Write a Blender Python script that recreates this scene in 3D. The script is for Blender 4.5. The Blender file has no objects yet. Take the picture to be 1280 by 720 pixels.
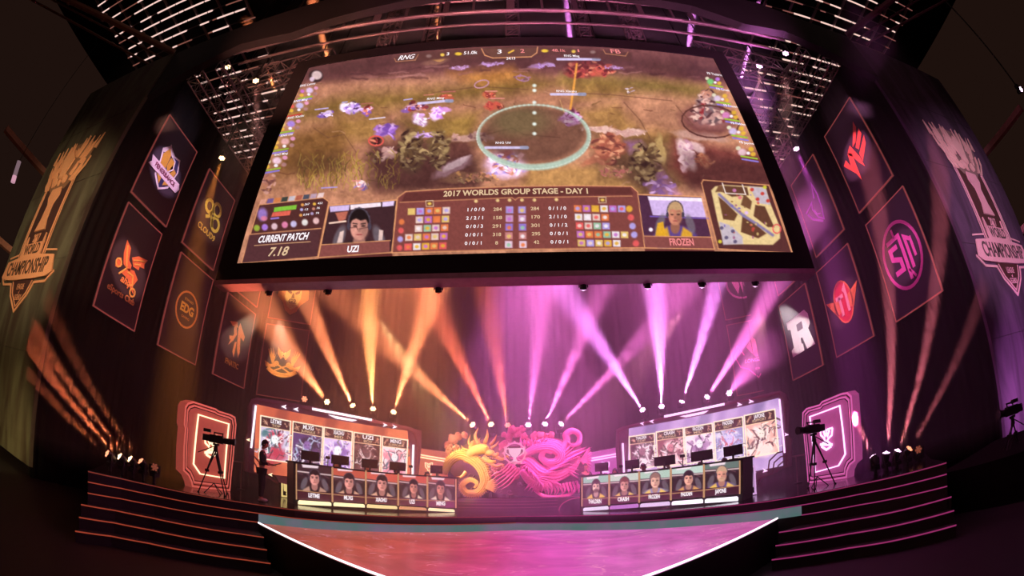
import bpy, bmesh, math, random
import numpy as np
from mathutils import Vector, Matrix, geometry
random.seed(7); np.random.seed(7)
D2 = bpy.data; SC = bpy.context.scene; COL = SC.collection
# ---------------------------------------------------------------- camera (fisheye lens), world, exposure
S = 1.5                      # stage height above the arena floor
CZ = S + 1.08                # eye height
FPX = 570.0                  # focal length in pixels of the equisolid fisheye (frame 1280x720)
PITCH, YAW, ROLL = math.radians(24.82), math.radians(.87), math.radians(-.746)
CAM_M = (Matrix.Rotation(YAW, 4, 'Z') @ Matrix.Rotation(math.pi/2+PITCH, 4, 'X') @ Matrix.Rotation(ROLL, 4, 'Z'))
cd = D2.cameras.new('camera'); cam = D2.objects.new('camera', cd); COL.objects.link(cam)
cam.matrix_world = Matrix.Translation((0, 0, CZ)) @ CAM_M
cd.type = 'PANO'; cd.sensor_width = 36; cd.sensor_fit = 'HORIZONTAL'; cd.clip_end = 300; cd.clip_start = .05
for tgt in (cd, getattr(cd, 'cycles', None)):
    try:
        tgt.panorama_type = 'FISHEYE_EQUISOLID'; tgt.fisheye_lens = 36*FPX/1280; tgt.fisheye_fov = math.radians(220)
    except Exception:
        pass
SC.camera = cam
w = D2.worlds.new('arena_dark'); SC.world = w; w.use_nodes = True
w.node_tree.nodes['Background'].inputs[0].default_value = (.0122, .0056, .0040, 1)
w.node_tree.nodes['Background'].inputs[1].default_value = 1.0
SC.view_settings.view_transform = 'Standard'; SC.view_settings.look = 'None'
SC.view_settings.gamma = 1; SC.view_settings.exposure = 0; SC.view_settings.use_curve_mapping = False
SC.cycles.max_bounces = 4; SC.cycles.volume_bounces = 0; SC.cycles.diffuse_bounces = 2; SC.cycles.glossy_bounces = 2
SC.cycles.transparent_max_bounces = 8; SC.cycles.sample_clamp_indirect = 3; SC.cycles.volume_step_rate = 2

CAMR = np.array(CAM_M.to_3x3())
def ray(px, py):
    x = px-640; y = 360-py; r = math.hypot(x, y); th = 2*math.asin(r/(2*FPX)); s = math.sin(th)/r if r > 1e-9 else 0
    return Vector(CAMR @ np.array([x*s, y*s, -math.cos(th)]))
EYE = Vector((0, 0, CZ))
def atz(px, py, z): d = ray(px, py); return EYE+d*((z-CZ)/d.z)
def aty(px, py, Y): d = ray(px, py); return EYE+d*(Y/d.y)
def atx(px, py, X): d = ray(px, py); return EYE+d*(X/d.x)
def atd(px, py, D): d = ray(px, py); return EYE+d*(D/math.hypot(d.x, d.y))
def atpl(px, py, P, n): d = ray(px, py); return EYE+d*((P-EYE).dot(n)/d.dot(n))
def proj_np(P):
    d = P-np.array([0, 0, CZ]); d /= np.linalg.norm(d, axis=-1, keepdims=True)
    d = d @ CAMR
    th = np.arccos(np.clip(-d[..., 2], -1, 1)); r = 2*FPX*np.sin(th/2); q = np.hypot(d[..., 0], d[..., 1])+1e-12
    return 640+d[..., 0]/q*r, 360-d[..., 1]/q*r
def lin(c):
    c = [v/255 for v in c]
    return tuple(v/12.92 if v <= .04045 else ((v+.055)/1.055)**2.4 for v in c)

# ---------------------------------------------------------------- materials
def mat(name, col, rough=.6, metal=0., emit=None, es=1., var=.25, vs=6., spec=.5, bump=0.):
    m = D2.materials.new(name); m.use_nodes = True; nt = m.node_tree; b = nt.nodes['Principled BSDF']
    c = lin(col)
    no = nt.nodes.new('ShaderNodeTexNoise'); no.inputs['Scale'].default_value = vs; no.inputs['Detail'].default_value = 4
    tc = nt.nodes.new('ShaderNodeTexCoord'); nt.links.new(tc.outputs['Object'], no.inputs['Vector'])
    mx = nt.nodes.new('ShaderNodeMix'); mx.data_type = 'RGBA'
    mx.inputs['A'].default_value = (*[v*(1-var) for v in c], 1); mx.inputs['B'].default_value = (*[min(1, v*(1+var)) for v in c], 1)
    nt.links.new(no.outputs['Fac'], mx.inputs['Factor']); nt.links.new(mx.outputs['Result'], b.inputs['Base Color'])
    b.inputs['Roughness'].default_value = rough; b.inputs['Metallic'].default_value = metal
    b.inputs['Specular IOR Level'].default_value = spec
    if emit is not None:
        b.inputs['Emission Color'].default_value = (*lin(emit), 1); b.inputs['Emission Strength'].default_value = es
    if bump:
        bp = nt.nodes.new('ShaderNodeBump'); bp.inputs['Strength'].default_value = bump
        nt.links.new(no.outputs['Fac'], bp.inputs['Height']); nt.links.new(bp.outputs['Normal'], b.inputs['Normal'])
    return m
def emis(name, col, s=1.):
    return mat(name, (10, 8, 8), .5, emit=col, es=s, var=.05)
def screen_mat():
    m = D2.materials.new('led_picture'); m.use_nodes = True; nt = m.node_tree; b = nt.nodes['Principled BSDF']
    a = nt.nodes.new('ShaderNodeVertexColor'); a.layer_name = 'Col'
    nt.links.new(a.outputs['Color'], b.inputs['Emission Color']); b.inputs['Emission Strength'].default_value = 1
    b.inputs['Base Color'].default_value = (.01, .008, .008, 1); b.inputs['Roughness'].default_value = .6
    return m
M = {}
M['picture'] = screen_mat()
M['black'] = mat('black_metal', (34, 30, 30), .5, .3)
M['drape'] = mat('black_drape', (17, 14, 14), .95, vs=2, spec=.1)
M['back_drape'] = mat('deep_black_drape', (6, 5, 5), .95, vs=2, spec=.05)
M['bezel'] = mat('black_bezel', (30, 26, 26), .7, vs=1, spec=.2)
M['stage'] = mat('black_gloss_stage', (30, 22, 24), .16, vs=3, spec=.6)
M['riser'] = mat('dark_riser_cloth', (36, 26, 32), .85, vs=40)
M['floor'] = mat('arena_floor', (26, 18, 22), .6, vs=1.5)
M['truss'] = mat('truss_aluminium', (150, 130, 130), .35, .8, vs=20)
M['bannercloth'] = mat('charcoal_banner', (62, 48, 64), .9, vs=30)
M['frame'] = mat('copper_edge', (150, 88, 80), .5, .2, emit=(190, 90, 85), es=.3)
M['screenframe'] = mat('purple_grey_frame', (150, 112, 134), .6, vs=3)
M['lens_o'] = emis('lens_orange', (255, 205, 150), 5); M['lens_p'] = emis('lens_violet', (255, 200, 250), 5)
M['lens_r'] = emis('lens_salmon', (255, 150, 110), 2.0); M['lens_off'] = emis('lens_dim', (160, 80, 60), .6)
M['red_led'] = emis('red_led_strip', (200, 80, 56), .5); M['mag_led'] = emis('magenta_led_strip', (190, 60, 130), .55)
M['white_led'] = emis('white_led', (255, 240, 250), 1.6); M['warm_led'] = emis('warm_led', (255, 225, 180), 1.8)
M['pink_led'] = emis('pink_led', (255, 205, 255), 1.6); M['gold_line'] = emis('gold_line', (214, 160, 116), .8)
M['white_text'] = emis('white_text', (255, 245, 250), 1.1); M['cream_text'] = emis('cream_text', (235, 200, 160), .95)
M['pink_text'] = emis('pink_text', (245, 140, 140), 1.); M['skin'] = mat('skin', (190, 130, 105), .6)
M['hair'] = mat('dark_hair', (22, 16, 16), .6); M['cloth'] = mat('dark_clothing', (30, 26, 30), .9)
M['shoe'] = mat('pale_shoe', (190, 170, 170), .6); M['navy'] = mat('team_jersey', (50, 44, 84), .8)

# ---------------------------------------------------------------- builders
def root_of(o):
    while o.parent: o = o.parent
    return o
def tag(o, label=None, cat=None, group=None, kind=None):
    if label: o['label'] = label
    if cat: o['category'] = cat
    if group: o['group'] = group
    if kind: o['kind'] = kind
    return o
def thing(name, label, cat, loc, group=None):
    o = D2.objects.new(name, None); COL.objects.link(o); o.location = loc; o.empty_display_size = .2
    return tag(o, label, cat, group)
class MB:
    def __init__(s): s.v = []; s.f = []
    def add(s, vs, fs):
        n = len(s.v); s.v += [tuple(v) for v in vs]; s.f += [tuple(i+n for i in f) for f in fs]; return s
    def box(s, c, size, R=None):
        hx, hy, hz = [v/2 for v in size]; R = R or Matrix.Identity(3)
        P = [Vector(c)+R @ Vector((x, y, z)) for x in (-hx, hx) for y in (-hy, hy) for z in (-hz, hz)]
        return s.add(P, [(0, 1, 3, 2), (4, 6, 7, 5), (0, 4, 5, 1), (2, 3, 7, 6), (0, 2, 6, 4), (1, 5, 7, 3)])
    def hexa(s, A, B):       # two quads A (front) and B (back)
        return s.add(list(A)+list(B), [(0, 1, 2, 3), (7, 6, 5, 4), (0, 4, 5, 1), (1, 5, 6, 2), (2, 6, 7, 3), (3, 7, 4, 0)])
    def cyl(s, p0, p1, r0, r1=None, n=8, cap=True):
        p0 = Vector(p0); p1 = Vector(p1); r1 = r0 if r1 is None else r1; d = (p1-p0)
        if d.length < 1e-6: return s
        d.normalize(); a = d.orthogonal().normalized(); b = d.cross(a)
        P = [p0+(a*math.cos(2*math.pi*i/n)+b*math.sin(2*math.pi*i/n))*r0 for i in range(n)] + \
            [p1+(a*math.cos(2*math.pi*i/n)+b*math.sin(2*math.pi*i/n))*r1 for i in range(n)]
        F = [(i, (i+1) % n, n+(i+1) % n, n+i) for i in range(n)]
        if cap: F += [tuple(range(n-1, -1, -1)), tuple(range(n, 2*n))]
        return s.add(P, F)
    def tube(s, pts, r, n=6):
        pts = [Vector(p) for p in pts]; R = r if isinstance(r, (list, tuple)) else [r]*len(pts)
        up = None; rings = []
        for i, p in enumerate(pts):
            d = (pts[min(i+1, len(pts)-1)]-pts[max(i-1, 0)]).normalized()
            if up is None: up = d.orthogonal().normalized()
            up = (up-d*up.dot(d)); up = up.normalized() if up.length > 1e-5 else d.orthogonal().normalized(); b = d.cross(up)
            rings.append([p+(up*math.cos(2*math.pi*k/n)+b*math.sin(2*math.pi*k/n))*R[i] for k in range(n)])
        P = [v for rg in rings for v in rg]; F = []
        for i in range(len(pts)-1):
            for k in range(n): F.append((i*n+k, i*n+(k+1) % n, (i+1)*n+(k+1) % n, (i+1)*n+k))
        F += [tuple(range(n-1, -1, -1)), tuple(range((len(pts)-1)*n, len(pts)*n))]
        return s.add(P, F)
    def ball(s, c, r, n=8, m=6, sc=(1, 1, 1)):
        c = Vector(c); P = [c+Vector((0, 0, r*sc[2]))]
        for i in range(1, m):
            t = math.pi*i/m
            for k in range(n):
                a = 2*math.pi*k/n; P.append(c+Vector((r*sc[0]*math.sin(t)*math.cos(a), r*sc[1]*math.sin(t)*math.sin(a), r*sc[2]*math.cos(t))))
        P.append(c-Vector((0, 0, r*sc[2]))); F = [(0, 1+k, 1+(k+1) % n) for k in range(n)]
        for i in range(m-2):
            for k in range(n): F.append((1+i*n+k, 1+(i+1)*n+k, 1+(i+1)*n+(k+1) % n, 1+i*n+(k+1) % n))
        L = len(P)-1
        F += [(L, 1+(m-2)*n+(k+1) % n, 1+(m-2)*n+k) for k in range(n)]
        return s.add(P, F)
    def prism(s, poly, fr, w0=0, w1=.02):   # closed 2-D outline in frame fr, thickness w0..w1
        n = len(poly); tris = geometry.tessellate_polygon([[Vector((p[0], p[1], 0)) for p in poly]])
        P = [fr(p[0], p[1], w1) for p in poly]+[fr(p[0], p[1], w0) for p in poly]
        F = [tuple(t) for t in tris]+[tuple(i+n for i in t[::-1]) for t in tris]+[(i, (i+1) % n, n+(i+1) % n, n+i) for i in range(n)]
        return s.add(P, F)
    def stroke(s, pts, w, fr, w0=0, w1=.02, closed=False):
        P = [Vector((p[0], p[1])) for p in pts]; n = len(P); L = []; R = []
        for i in range(n):
            if closed: a, b = P[i-1], P[(i+1) % n]
            else: a, b = P[max(i-1, 0)], P[min(i+1, n-1)]
            d1 = (P[i]-a); d2 = (b-P[i])
            d1 = d1.normalized() if d1.length > 1e-7 else d2.normalized(); d2 = d2.normalized() if d2.length > 1e-7 else d1
            t = (d1+d2); t = t.normalized() if t.length > 1e-4 else d1
            k = w/2/max(.45, t.dot(d1)); nn = Vector((-t.y, t.x))*k
            L.append(P[i]+nn); R.append(P[i]-nn)
        for i in range(n if closed else n-1):
            j = (i+1) % n; q = [L[i], R[i], R[j], L[j]]
            s.hexa([fr(p.x, p.y, w1) for p in q], [fr(p.x, p.y, w0) for p in q])
        return s
    def build(s, name, m, parent=None, smooth=False):
        off = root_of(parent).location if parent else Vector()
        me = D2.meshes.new(name); me.from_pydata([(v[0]-off[0], v[1]-off[1], v[2]-off[2]) for v in s.v], [], s.f); me.update()
        me.materials.append(M[m] if isinstance(m, str) else m)
        bm = bmesh.new(); bm.from_mesh(me); bmesh.ops.recalc_face_normals(bm, faces=bm.faces); bm.to_mesh(me); bm.free()
        o = D2.objects.new(name, me); COL.objects.link(o)
        if parent: o.parent = parent
        if smooth:
            for p in me.polygons: p.use_smooth = True
        return o
class FR:                    # local frame: (u,v,w) -> world, w towards the viewer
    def __init__(s, o, ux, uz): s.o = Vector(o); s.ux = Vector(ux); s.uz = Vector(uz); s.n = s.ux.cross(s.uz).normalized()
    def __call__(s, u, v, w=0): return s.o+s.ux*u+s.uz*v+s.n*w
def text(t, fr, u, v, size, m, parent, sx=1., shear=0., w=.02, rot=0., bold=.0, align='CENTER', ex=.004):
    c = D2.curves.new('lettering', 'FONT'); c.body = t; c.size = size; c.align_x = align; c.align_y = 'CENTER'; c.shear = shear
    c.offset = bold*size; c.extrude = ex; c.resolution_u = 3; c.materials.append(M[m] if isinstance(m, str) else m)
    o = D2.objects.new('lettering', c); COL.objects.link(o); o.parent = parent
    ux = fr.ux.normalized(); uz = fr.uz.normalized(); a = ux*math.cos(rot)+uz*math.sin(rot); b = -ux*math.sin(rot)+uz*math.cos(rot)
    p = fr(u, v, w)-root_of(parent).location
    mm = Matrix(((a.x*sx, b.x, fr.n.x, p.x), (a.y*sx, b.y, fr.n.y, p.y), (a.z*sx, b.z, fr.n.z, p.z), (0, 0, 0, 1)))
    o.matrix_basis = mm
    return o
def arc(cx, cy, r, a0, a1, n=10, ry=None):
    ry = r if ry is None else ry
    return [(cx+r*math.cos(math.radians(a0+(a1-a0)*i/n)), cy+ry*math.sin(math.radians(a0+(a1-a0)*i/n))) for i in range(n+1)]
def crom(pts, k=6):
    P = [Vector(p) for p in pts]; P = [P[0]*2-P[1]]+P+[P[-1]*2-P[-2]]; out = []
    for i in range(1, len(P)-2):
        for j in range(k):
            t = j/k; out.append(.5*((2*P[i])+(P[i+1]-P[i-1])*t+(2*P[i-1]-5*P[i]+4*P[i+1]-P[i+2])*t*t+(3*P[i]-P[i-1]-3*P[i+1]+P[i+2])*t**3))
    return out+[P[-2]]

# ---------------------------------------------------------------- picture painter (flat print on LED walls)
def vnoise(X, Y, s, seed=0, oct=3):
    r = np.random.RandomState(seed); T = r.rand(64, 64); out = 0; amp = 1; tot = 0
    for o in range(oct):
        x = X/s*(2**o)+o*7.3; y = Y/s*(2**o)+o*3.1; xi = np.floor(x).astype(int); yi = np.floor(y).astype(int); fx = x-xi; fy = y-yi
        fx = fx*fx*(3-2*fx); fy = fy*fy*(3-2*fy)
        g = lambda a, b: T[a % 64, b % 64]
        out = out+amp*((g(xi, yi)*(1-fx)+g(xi+1, yi)*fx)*(1-fy)+(g(xi, yi+1)*(1-fx)+g(xi+1, yi+1)*fx)*fy); tot += amp; amp *= .5
    return out/tot
class Canvas:
    def __init__(s, X, Y, bg): s.X = X; s.Y = Y; s.c = np.ones(X.shape+(3,))*np.array(bg, float)
    def mixm(s, a, col): s.c += (np.array(col, float)-s.c)*a[..., None]
    def ell(s, cx, cy, rx, ry, col, a=1., soft=.25, rot=0.):
        R = max(rx, ry)*(1+soft)+1; w = (np.abs(s.X-cx) < R) & (np.abs(s.Y-cy) < R)
        if not w.any(): return
        x = s.X[w]-cx; y = s.Y[w]-cy; c, q = math.cos(math.radians(rot)), math.sin(math.radians(rot))
        d = np.hypot((x*c+y*q)/rx, (-x*q+y*c)/ry); k = np.clip((1+soft-d)/(2*soft+1e-6), 0, 1)*a
        s.c[w] += (np.array(col, float)-s.c[w])*k[:, None]
    def poly(s, pts, col, a=1., soft=.7):
        xs = [p[0] for p in pts]; ys = [p[1] for p in pts]
        w = (s.X > min(xs)-soft) & (s.X < max(xs)+soft) & (s.Y > min(ys)-soft) & (s.Y < max(ys)+soft)
        if not w.any(): return
        x = s.X[w]; y = s.Y[w]; ins = np.zeros(x.shape, bool); dm = np.full(x.shape, 1e9)
        for i in range(len(pts)):
            x1, y1 = pts[i-1]; x2, y2 = pts[i]
            cr = ((y1 > y) != (y2 > y)) & (x < (x2-x1)*(y-y1)/((y2-y1) if y2 != y1 else 1e-9)+x1); ins ^= cr
            L = (x2-x1)**2+(y2-y1)**2+1e-9; t = np.clip(((x-x1)*(x2-x1)+(y-y1)*(y2-y1))/L, 0, 1)
            dm = np.minimum(dm, np.hypot(x-x1-t*(x2-x1), y-y1-t*(y2-y1)))
        k = np.clip(.5+np.where(ins, dm, -dm)/(2*soft), 0, 1)*a
        s.c[w] += (np.array(col, float)-s.c[w])*k[:, None]
    def line(s, pts, wd, col, a=1., soft=.5):
        for (x1, y1), (x2, y2) in zip(pts[:-1], pts[1:]):
            R = wd+soft+1; w = (s.X > min(x1, x2)-R) & (s.X < max(x1, x2)+R) & (s.Y > min(y1, y2)-R) & (s.Y < max(y1, y2)+R)
            if not w.any(): continue
            x = s.X[w]; y = s.Y[w]; L = (x2-x1)**2+(y2-y1)**2+1e-9; t = np.clip(((x-x1)*(x2-x1)+(y-y1)*(y2-y1))/L, 0, 1)
            d = np.hypot(x-x1-t*(x2-x1), y-y1-t*(y2-y1)); k = np.clip((wd/2+soft-d)/(2*soft), 0, 1)*a
            s.c[w] += (np.array(col, float)-s.c[w])*k[:, None]
    def dabs(s, cx, cy, rx, ry, cols, n, sz, seed=0, a=.85):
        r = random.Random(int(cx*7+cy*13)+seed)
        for k in range(n):
            t = r.uniform(0, 6.28); q = r.random()**.6; z = sz*r.uniform(.5, 1.3)
            s.ell(cx+rx*q*math.cos(t), cy+ry*q*math.sin(t), z*r.uniform(.8, 1.7), z*r.uniform(.4, .9), r.choice(cols), a, .35, r.uniform(-50, 50))
    def grain(s, amt, sc, seed=1, oct=3):
        s.c *= (1+amt*(vnoise(s.X, s.Y, sc, seed, oct)-.5)[..., None]*2)
    def mesh(s, name, P, parent, gain=1.):  # P: (ny,nx,3) world positions
        ny, nx = s.X.shape; off = np.array(root_of(parent).location) if parent else 0
        me = D2.meshes.new(name); V = (P-off).reshape(-1, 3); i = np.arange(ny*nx).reshape(ny, nx)
        Fc = np.stack([i[:-1, :-1], i[:-1, 1:], i[1:, 1:], i[1:, :-1]], -1).reshape(-1, 4)
        me.vertices.add(len(V)); me.vertices.foreach_set('co', V.ravel().astype(np.float32))
        me.loops.add(Fc.size); me.loops.foreach_set('vertex_index', Fc.ravel().astype(np.int32))
        me.polygons.add(len(Fc)); me.polygons.foreach_set('loop_start', np.arange(0, Fc.size, 4, dtype=np.int32))
        try: me.polygons.foreach_set('loop_total', np.full(len(Fc), 4, dtype=np.int32))
        except Exception: pass
        me.update(calc_edges=True)
        c = np.clip(s.c, 0, 255).reshape(-1, 3)/255; c = np.where(c <= .04045, c/12.92, ((c+.055)/1.055)**2.4)*gain
        at = me.color_attributes.new('Col', 'FLOAT_COLOR', 'POINT')
        at.data.foreach_set('color', np.concatenate([c, np.ones((len(c), 1))], 1).ravel().astype(np.float32))
        me.materials.append(M['picture'])
        o = D2.objects.new(name, me); COL.objects.link(o)
        if parent: o.parent = parent
        return o
def grid_quad(TL, TR, BR, BL, nx, ny):
    u = np.linspace(0, 1, nx)[None, :, None]; v = np.linspace(0, 1, ny)[:, None, None]
    TL, TR, BR, BL = [np.array(p)[None, None, :] for p in (TL, TR, BR, BL)]
    return (TL*(1-u)+TR*u)*(1-v)+(BL*(1-u)+BR*u)*v
def portrait(cv, cx, cy, s, hair=(30, 20, 22), skin=(215, 150, 130), top=(40, 32, 46), trim=None, set_=True, beard=False):
    # head-and-shoulders of a player, s = head half height
    cv.ell(cx, cy+2.3*s, 2.0*s, 1.25*s, top, 1, .08); cv.ell(cx, cy+1.2*s, .42*s, .6*s, [v*.75 for v in skin], 1, .15)
    if trim:
        cv.poly([(cx-1.5*s, cy+1.7*s), (cx-.7*s, cy+1.2*s), (cx-.35*s, cy+2.6*s), (cx-1.6*s, cy+2.6*s)], trim, .9, .1*s)
        cv.poly([(cx+1.5*s, cy+1.7*s), (cx+.7*s, cy+1.2*s), (cx+.35*s, cy+2.6*s), (cx+1.6*s, cy+2.6*s)], trim, .9, .1*s)
    cv.ell(cx-1.35*s, cy+.9*s, .35*s, .9*s, (120, 110, 120), .7, .2, 20); cv.ell(cx+1.35*s, cy+.9*s, .35*s, .9*s, (120, 110, 120), .7, .2, -20)
    cv.ell(cx, cy-.46*s, .7*s, .66*s, hair, 1, .06)
    cv.ell(cx, cy+.2*s, .6*s, .84*s, skin, 1, .08); cv.ell(cx+.34*s, cy+.25*s, .28*s, .6*s, [v*.72 for v in skin], .65, .4); cv.ell(cx-.3*s, cy+.5*s, .2*s, .3*s, [min(255, v*1.12) for v in skin], .6, .5)
    cv.poly([(cx-.66*s, cy-.1*s), (cx-.62*s, cy-.75*s), (cx-.2*s, cy-1.12*s), (cx+.3*s, cy-1.1*s), (cx+.68*s, cy-.7*s), (cx+.66*s, cy-.05*s), (cx+.5*s, cy-.38*s), (cx+.1*s, cy-.28*s), (cx-.2*s, cy-.42*s), (cx-.5*s, cy-.3*s)], hair, 1, .05*s)
    for k in (-1, 1):
        cv.ell(cx+k*.28*s, cy+.08*s, .14*s, .06*s, (40, 25, 25), .9, .4); cv.line([(cx+k*.14*s, cy-.06*s), (cx+k*.42*s, cy-.1*s)], .07*s, hair, .9, .04*s)
        if set_: cv.ell(cx+k*.7*s, cy+.1*s, .13*s, .26*s, (70, 60, 74), 1, .2)
    cv.ell(cx, cy+.38*s, .1*s, .14*s, [v*.7 for v in skin], .7, .5); cv.ell(cx, cy+.66*s, .22*s, .06*s, (150, 70, 70), .8, .3)
    if set_: cv.line([(cx+.74*s*math.cos(a), cy-.1*s-1.04*s*math.sin(a)) for a in np.linspace(.1, 3.04, 9)], .09*s, (84, 72, 86), 1, .05*s)
    if beard: cv.ell(cx, cy+.75*s, .5*s, .3*s, hair, .7, .3)
# ================================================================ THE SETTING
LIP_L = [(-8.9, 6.23), (-8.85, 7.3), (-8.5, 8.2), (-8.0, 8.9), (-7.55, 9.5), (-7.1, 10.1), (-6.7, 10.5)]
LIP_C = [(-6.3, 10.8), (-5.88, 11.08), (-5.03, 11.94), (-4.3, 12.62), (-3.54, 13.25), (-2.8, 13.8), (-1.5, 14.6), (-.2, 15.15), (1.2, 14.66), (2.53, 13.7), (3.4, 13.0), (4.09, 12.4), (4.87, 11.7), (5.5, 10.8), (5.95, 10.1)]
LIP_R = [(6.5, 9.4), (7.0, 8.7), (7.35, 8.1), (7.65, 7.2), (7.9, 6.5), (8.09, 5.87)]
LIP = LIP_L+LIP_C+LIP_R
HF = FR((0, 0, 0), (1, 0, 0), (0, 1, 0))       # plan frame: w is z
fl = MB().prism([(-40, -12), (40, -12), (40, 60), (-40, 60)], HF, -.2, 0).build('floor', 'floor'); tag(fl, kind='structure')
st = MB().prism(LIP+[(9.2, 7.2), (11.5, 9.3), (14.9, 10.2), (14.9, 22.4), (12.4, 24.3), (-12.4, 24.3), (-14.9, 22.4), (-14.9, 10.2), (-12.2, 9.4), (-9.9, 7.25)], HF, 0, S).build('stage_floor', 'stage')
tag(st, kind='structure')
# vertical cloth face just proud of the stage block, LED line under the lip, teal screen band in the middle
def wall_strip(name, pts, z0, z1, d, m, parent, sgn=1):
    mb = MB(); P = [Vector((*p, 0)) for p in pts]; N = []
    for i in range(len(P)):
        t = (P[min(i+1, len(P)-1)]-P[max(i-1, 0)]).normalized(); N.append(Vector((t.y, -t.x, 0)))
    for i in range(len(P)-1):
        a, b = P[i]+N[i]*.003, P[i+1]+N[i+1]*.003; c, e = P[i]+N[i]*d, P[i+1]+N[i+1]*d
        mb.hexa([(c.x, c.y, z0), (e.x, e.y, z0), (e.x, e.y, z1), (c.x, c.y, z1)], [(a.x, a.y, z0), (b.x, b.y, z0), (b.x, b.y, z1), (a.x, a.y, z1)])
    return mb.build(name, m, parent)
wall_strip('riser_face', LIP, .02, S-.03, .02, 'riser', st)
iM = 14
wall_strip('led_strip', LIP[:iM+1], S-.035, S-.012, .03, mat('lip_red', (90, 40, 36), .5, emit=(150, 62, 46), es=.5), st)
wall_strip('led_strip', LIP[iM:], S-.035, S-.012, .03, mat('lip_magenta', (80, 30, 60), .5, emit=(150, 45, 95), es=.7), st)
wall_strip('led_strip', LIP[:iM+1], S-.262, S-.24, .045, 'red_led', st)
wall_strip('led_strip', LIP[iM:], S-.262, S-.24, .045, 'mag_led', st)
teal = D2.materials.new('teal_led_band'); teal.use_nodes = True; nt = teal.node_tree; b = nt.nodes['Principled BSDF']
tc = nt.nodes.new('ShaderNodeTexCoord'); no = nt.nodes.new('ShaderNodeTexNoise'); no.inputs['Scale'].default_value = 1.4; cr = nt.nodes.new('ShaderNodeValToRGB')
nt.links.new(tc.outputs['Object'], no.inputs['Vector']); nt.links.new(no.outputs['Fac'], cr.inputs['Fac']); nt.links.new(cr.outputs['Color'], b.inputs['Emission Color'])
cr.color_ramp.elements[0].position = .3; cr.color_ramp.elements[0].color = (*lin((84, 122, 118)), 1); cr.color_ramp.elements[1].position = .7; cr.color_ramp.elements[1].color = (*lin((128, 112, 138)), 1)
b.inputs['Emission Strength'].default_value = .72; b.inputs['Base Color'].default_value = (.02, .02, .02, 1)
wall_strip('led_band', LIP_L[-1:]+LIP_C+LIP_R[:1], S-.51, S-.27, .035, teal, st)
# raised centre floor: an LED surface with flowing water picture, white neon edges
CF = [(-6.6, 10.35)]+[(x, y-.03) for x, y in LIP_C]+[(6.1, 9.92)]; APX = (-.1, 5.2)
cf = MB().prism(CF+[APX], HF, 0, S-.53).build('display_floor', 'black'); tag(cf, kind='structure')
w = D2.materials.new('water_floor'); w.use_nodes = True; nt = w.node_tree; b = nt.nodes['Principled BSDF']; N = nt.nodes; L = nt.links
tc = N.new('ShaderNodeTexCoord'); sp = N.new('ShaderNodeSeparateXYZ'); L.new(tc.outputs['Object'], sp.inputs[0])
mr = N.new('ShaderNodeMapRange'); mr.inputs['From Min'].default_value = -6; mr.inputs['From Max'].default_value = 6; L.new(sp.outputs['X'], mr.inputs['Value'])
cr = N.new('ShaderNodeValToRGB'); L.new(mr.outputs[0], cr.inputs['Fac']); e = cr.color_ramp.elements
e[0].position = .05; e[0].color = (*lin((150, 66, 50)), 1); e[1].position = 1; e[1].color = (*lin((178, 78, 140)), 1)
for p, c in ((.22, (178, 72, 58)), (.36, (176, 62, 78)), (.44, (190, 56, 118)), (.55, (200, 80, 168)), (.72, (196, 84, 168))):
    x = e.new(p); x.color = (*lin(c), 1)
no = N.new('ShaderNodeTexNoise'); no.inputs['Scale'].default_value = .55; no.inputs['Detail'].default_value = 3; no.inputs['Distortion'].default_value = 1.6
mp = N.new('ShaderNodeMapping'); mp.inputs['Scale'].default_value = (1, 1.1, 1); L.new(tc.outputs['Object'], mp.inputs['Vector']); L.new(mp.outputs[0], no.inputs['Vector'])
m1 = N.new('ShaderNodeMath'); m1.operation = 'MULTIPLY'; m1.inputs[1].default_value = 9; L.new(no.outputs['Fac'], m1.inputs[0])
m2 = N.new('ShaderNodeMath'); m2.operation = 'FRACT'; L.new(m1.outputs[0], m2.inputs[0])
m3 = N.new('ShaderNodeMath'); m3.operation = 'COMPARE'; m3.inputs[1].default_value = .5; m3.inputs[2].default_value = .06; L.new(m2.outputs[0], m3.inputs[0])
n2 = N.new('ShaderNodeTexNoise'); n2.inputs['Scale'].default_value = 1.1; L.new(tc.outputs['Object'], n2.inputs['Vector'])
m4 = N.new('ShaderNodeMath'); m4.operation = 'MULTIPLY'; L.new(m3.outputs[0], m4.inputs[0])
mr2 = N.new('ShaderNodeMapRange'); mr2.inputs['From Min'].default_value = .5; mr2.inputs['From Max'].default_value = .66; mr2.inputs['To Max'].default_value = .42; L.new(n2.outputs['Fac'], mr2.inputs['Value']); L.new(mr2.outputs[0], m4.inputs[1])
mx = N.new('ShaderNodeMix'); mx.data_type = 'RGBA'; mx.inputs['B'].default_value = (*lin((255, 160, 190)), 1); L.new(m4.outputs[0], mx.inputs['Factor']); L.new(cr.outputs[0], mx.inputs['A'])
L.new(mx.outputs['Result'], b.inputs['Emission Color']); b.inputs['Emission Strength'].default_value = .80; b.inputs['Base Color'].default_value = (.02, .015, .02, 1); b.inputs['Roughness'].default_value = .25
mr3 = N.new('ShaderNodeMapRange'); mr3.inputs['From Min'].default_value = .3; mr3.inputs['From Max'].default_value = .7; mr3.inputs['To Min'].default_value = .8; mr3.inputs['To Max'].default_value = 1.25; L.new(no.outputs['Fac'], mr3.inputs['Value']); L.new(mr3.outputs[0], b.inputs['Emission Strength'])
def inset(pts, k):
    c = Vector((-.2, 9.6)); return [tuple(c+(Vector(p)-c)*k) for p in pts]
MB().prism(inset(CF+[APX], .995), HF, S-.53, S-.5).build('led_surface', w, cf)
for a, b_ in ((CF[0], APX), (CF[-1], APX)):
    MB().cyl((*a, S-.49), (*b_, S-.49), .026, n=6).build('neon_edge', 'white_led', cf)
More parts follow.
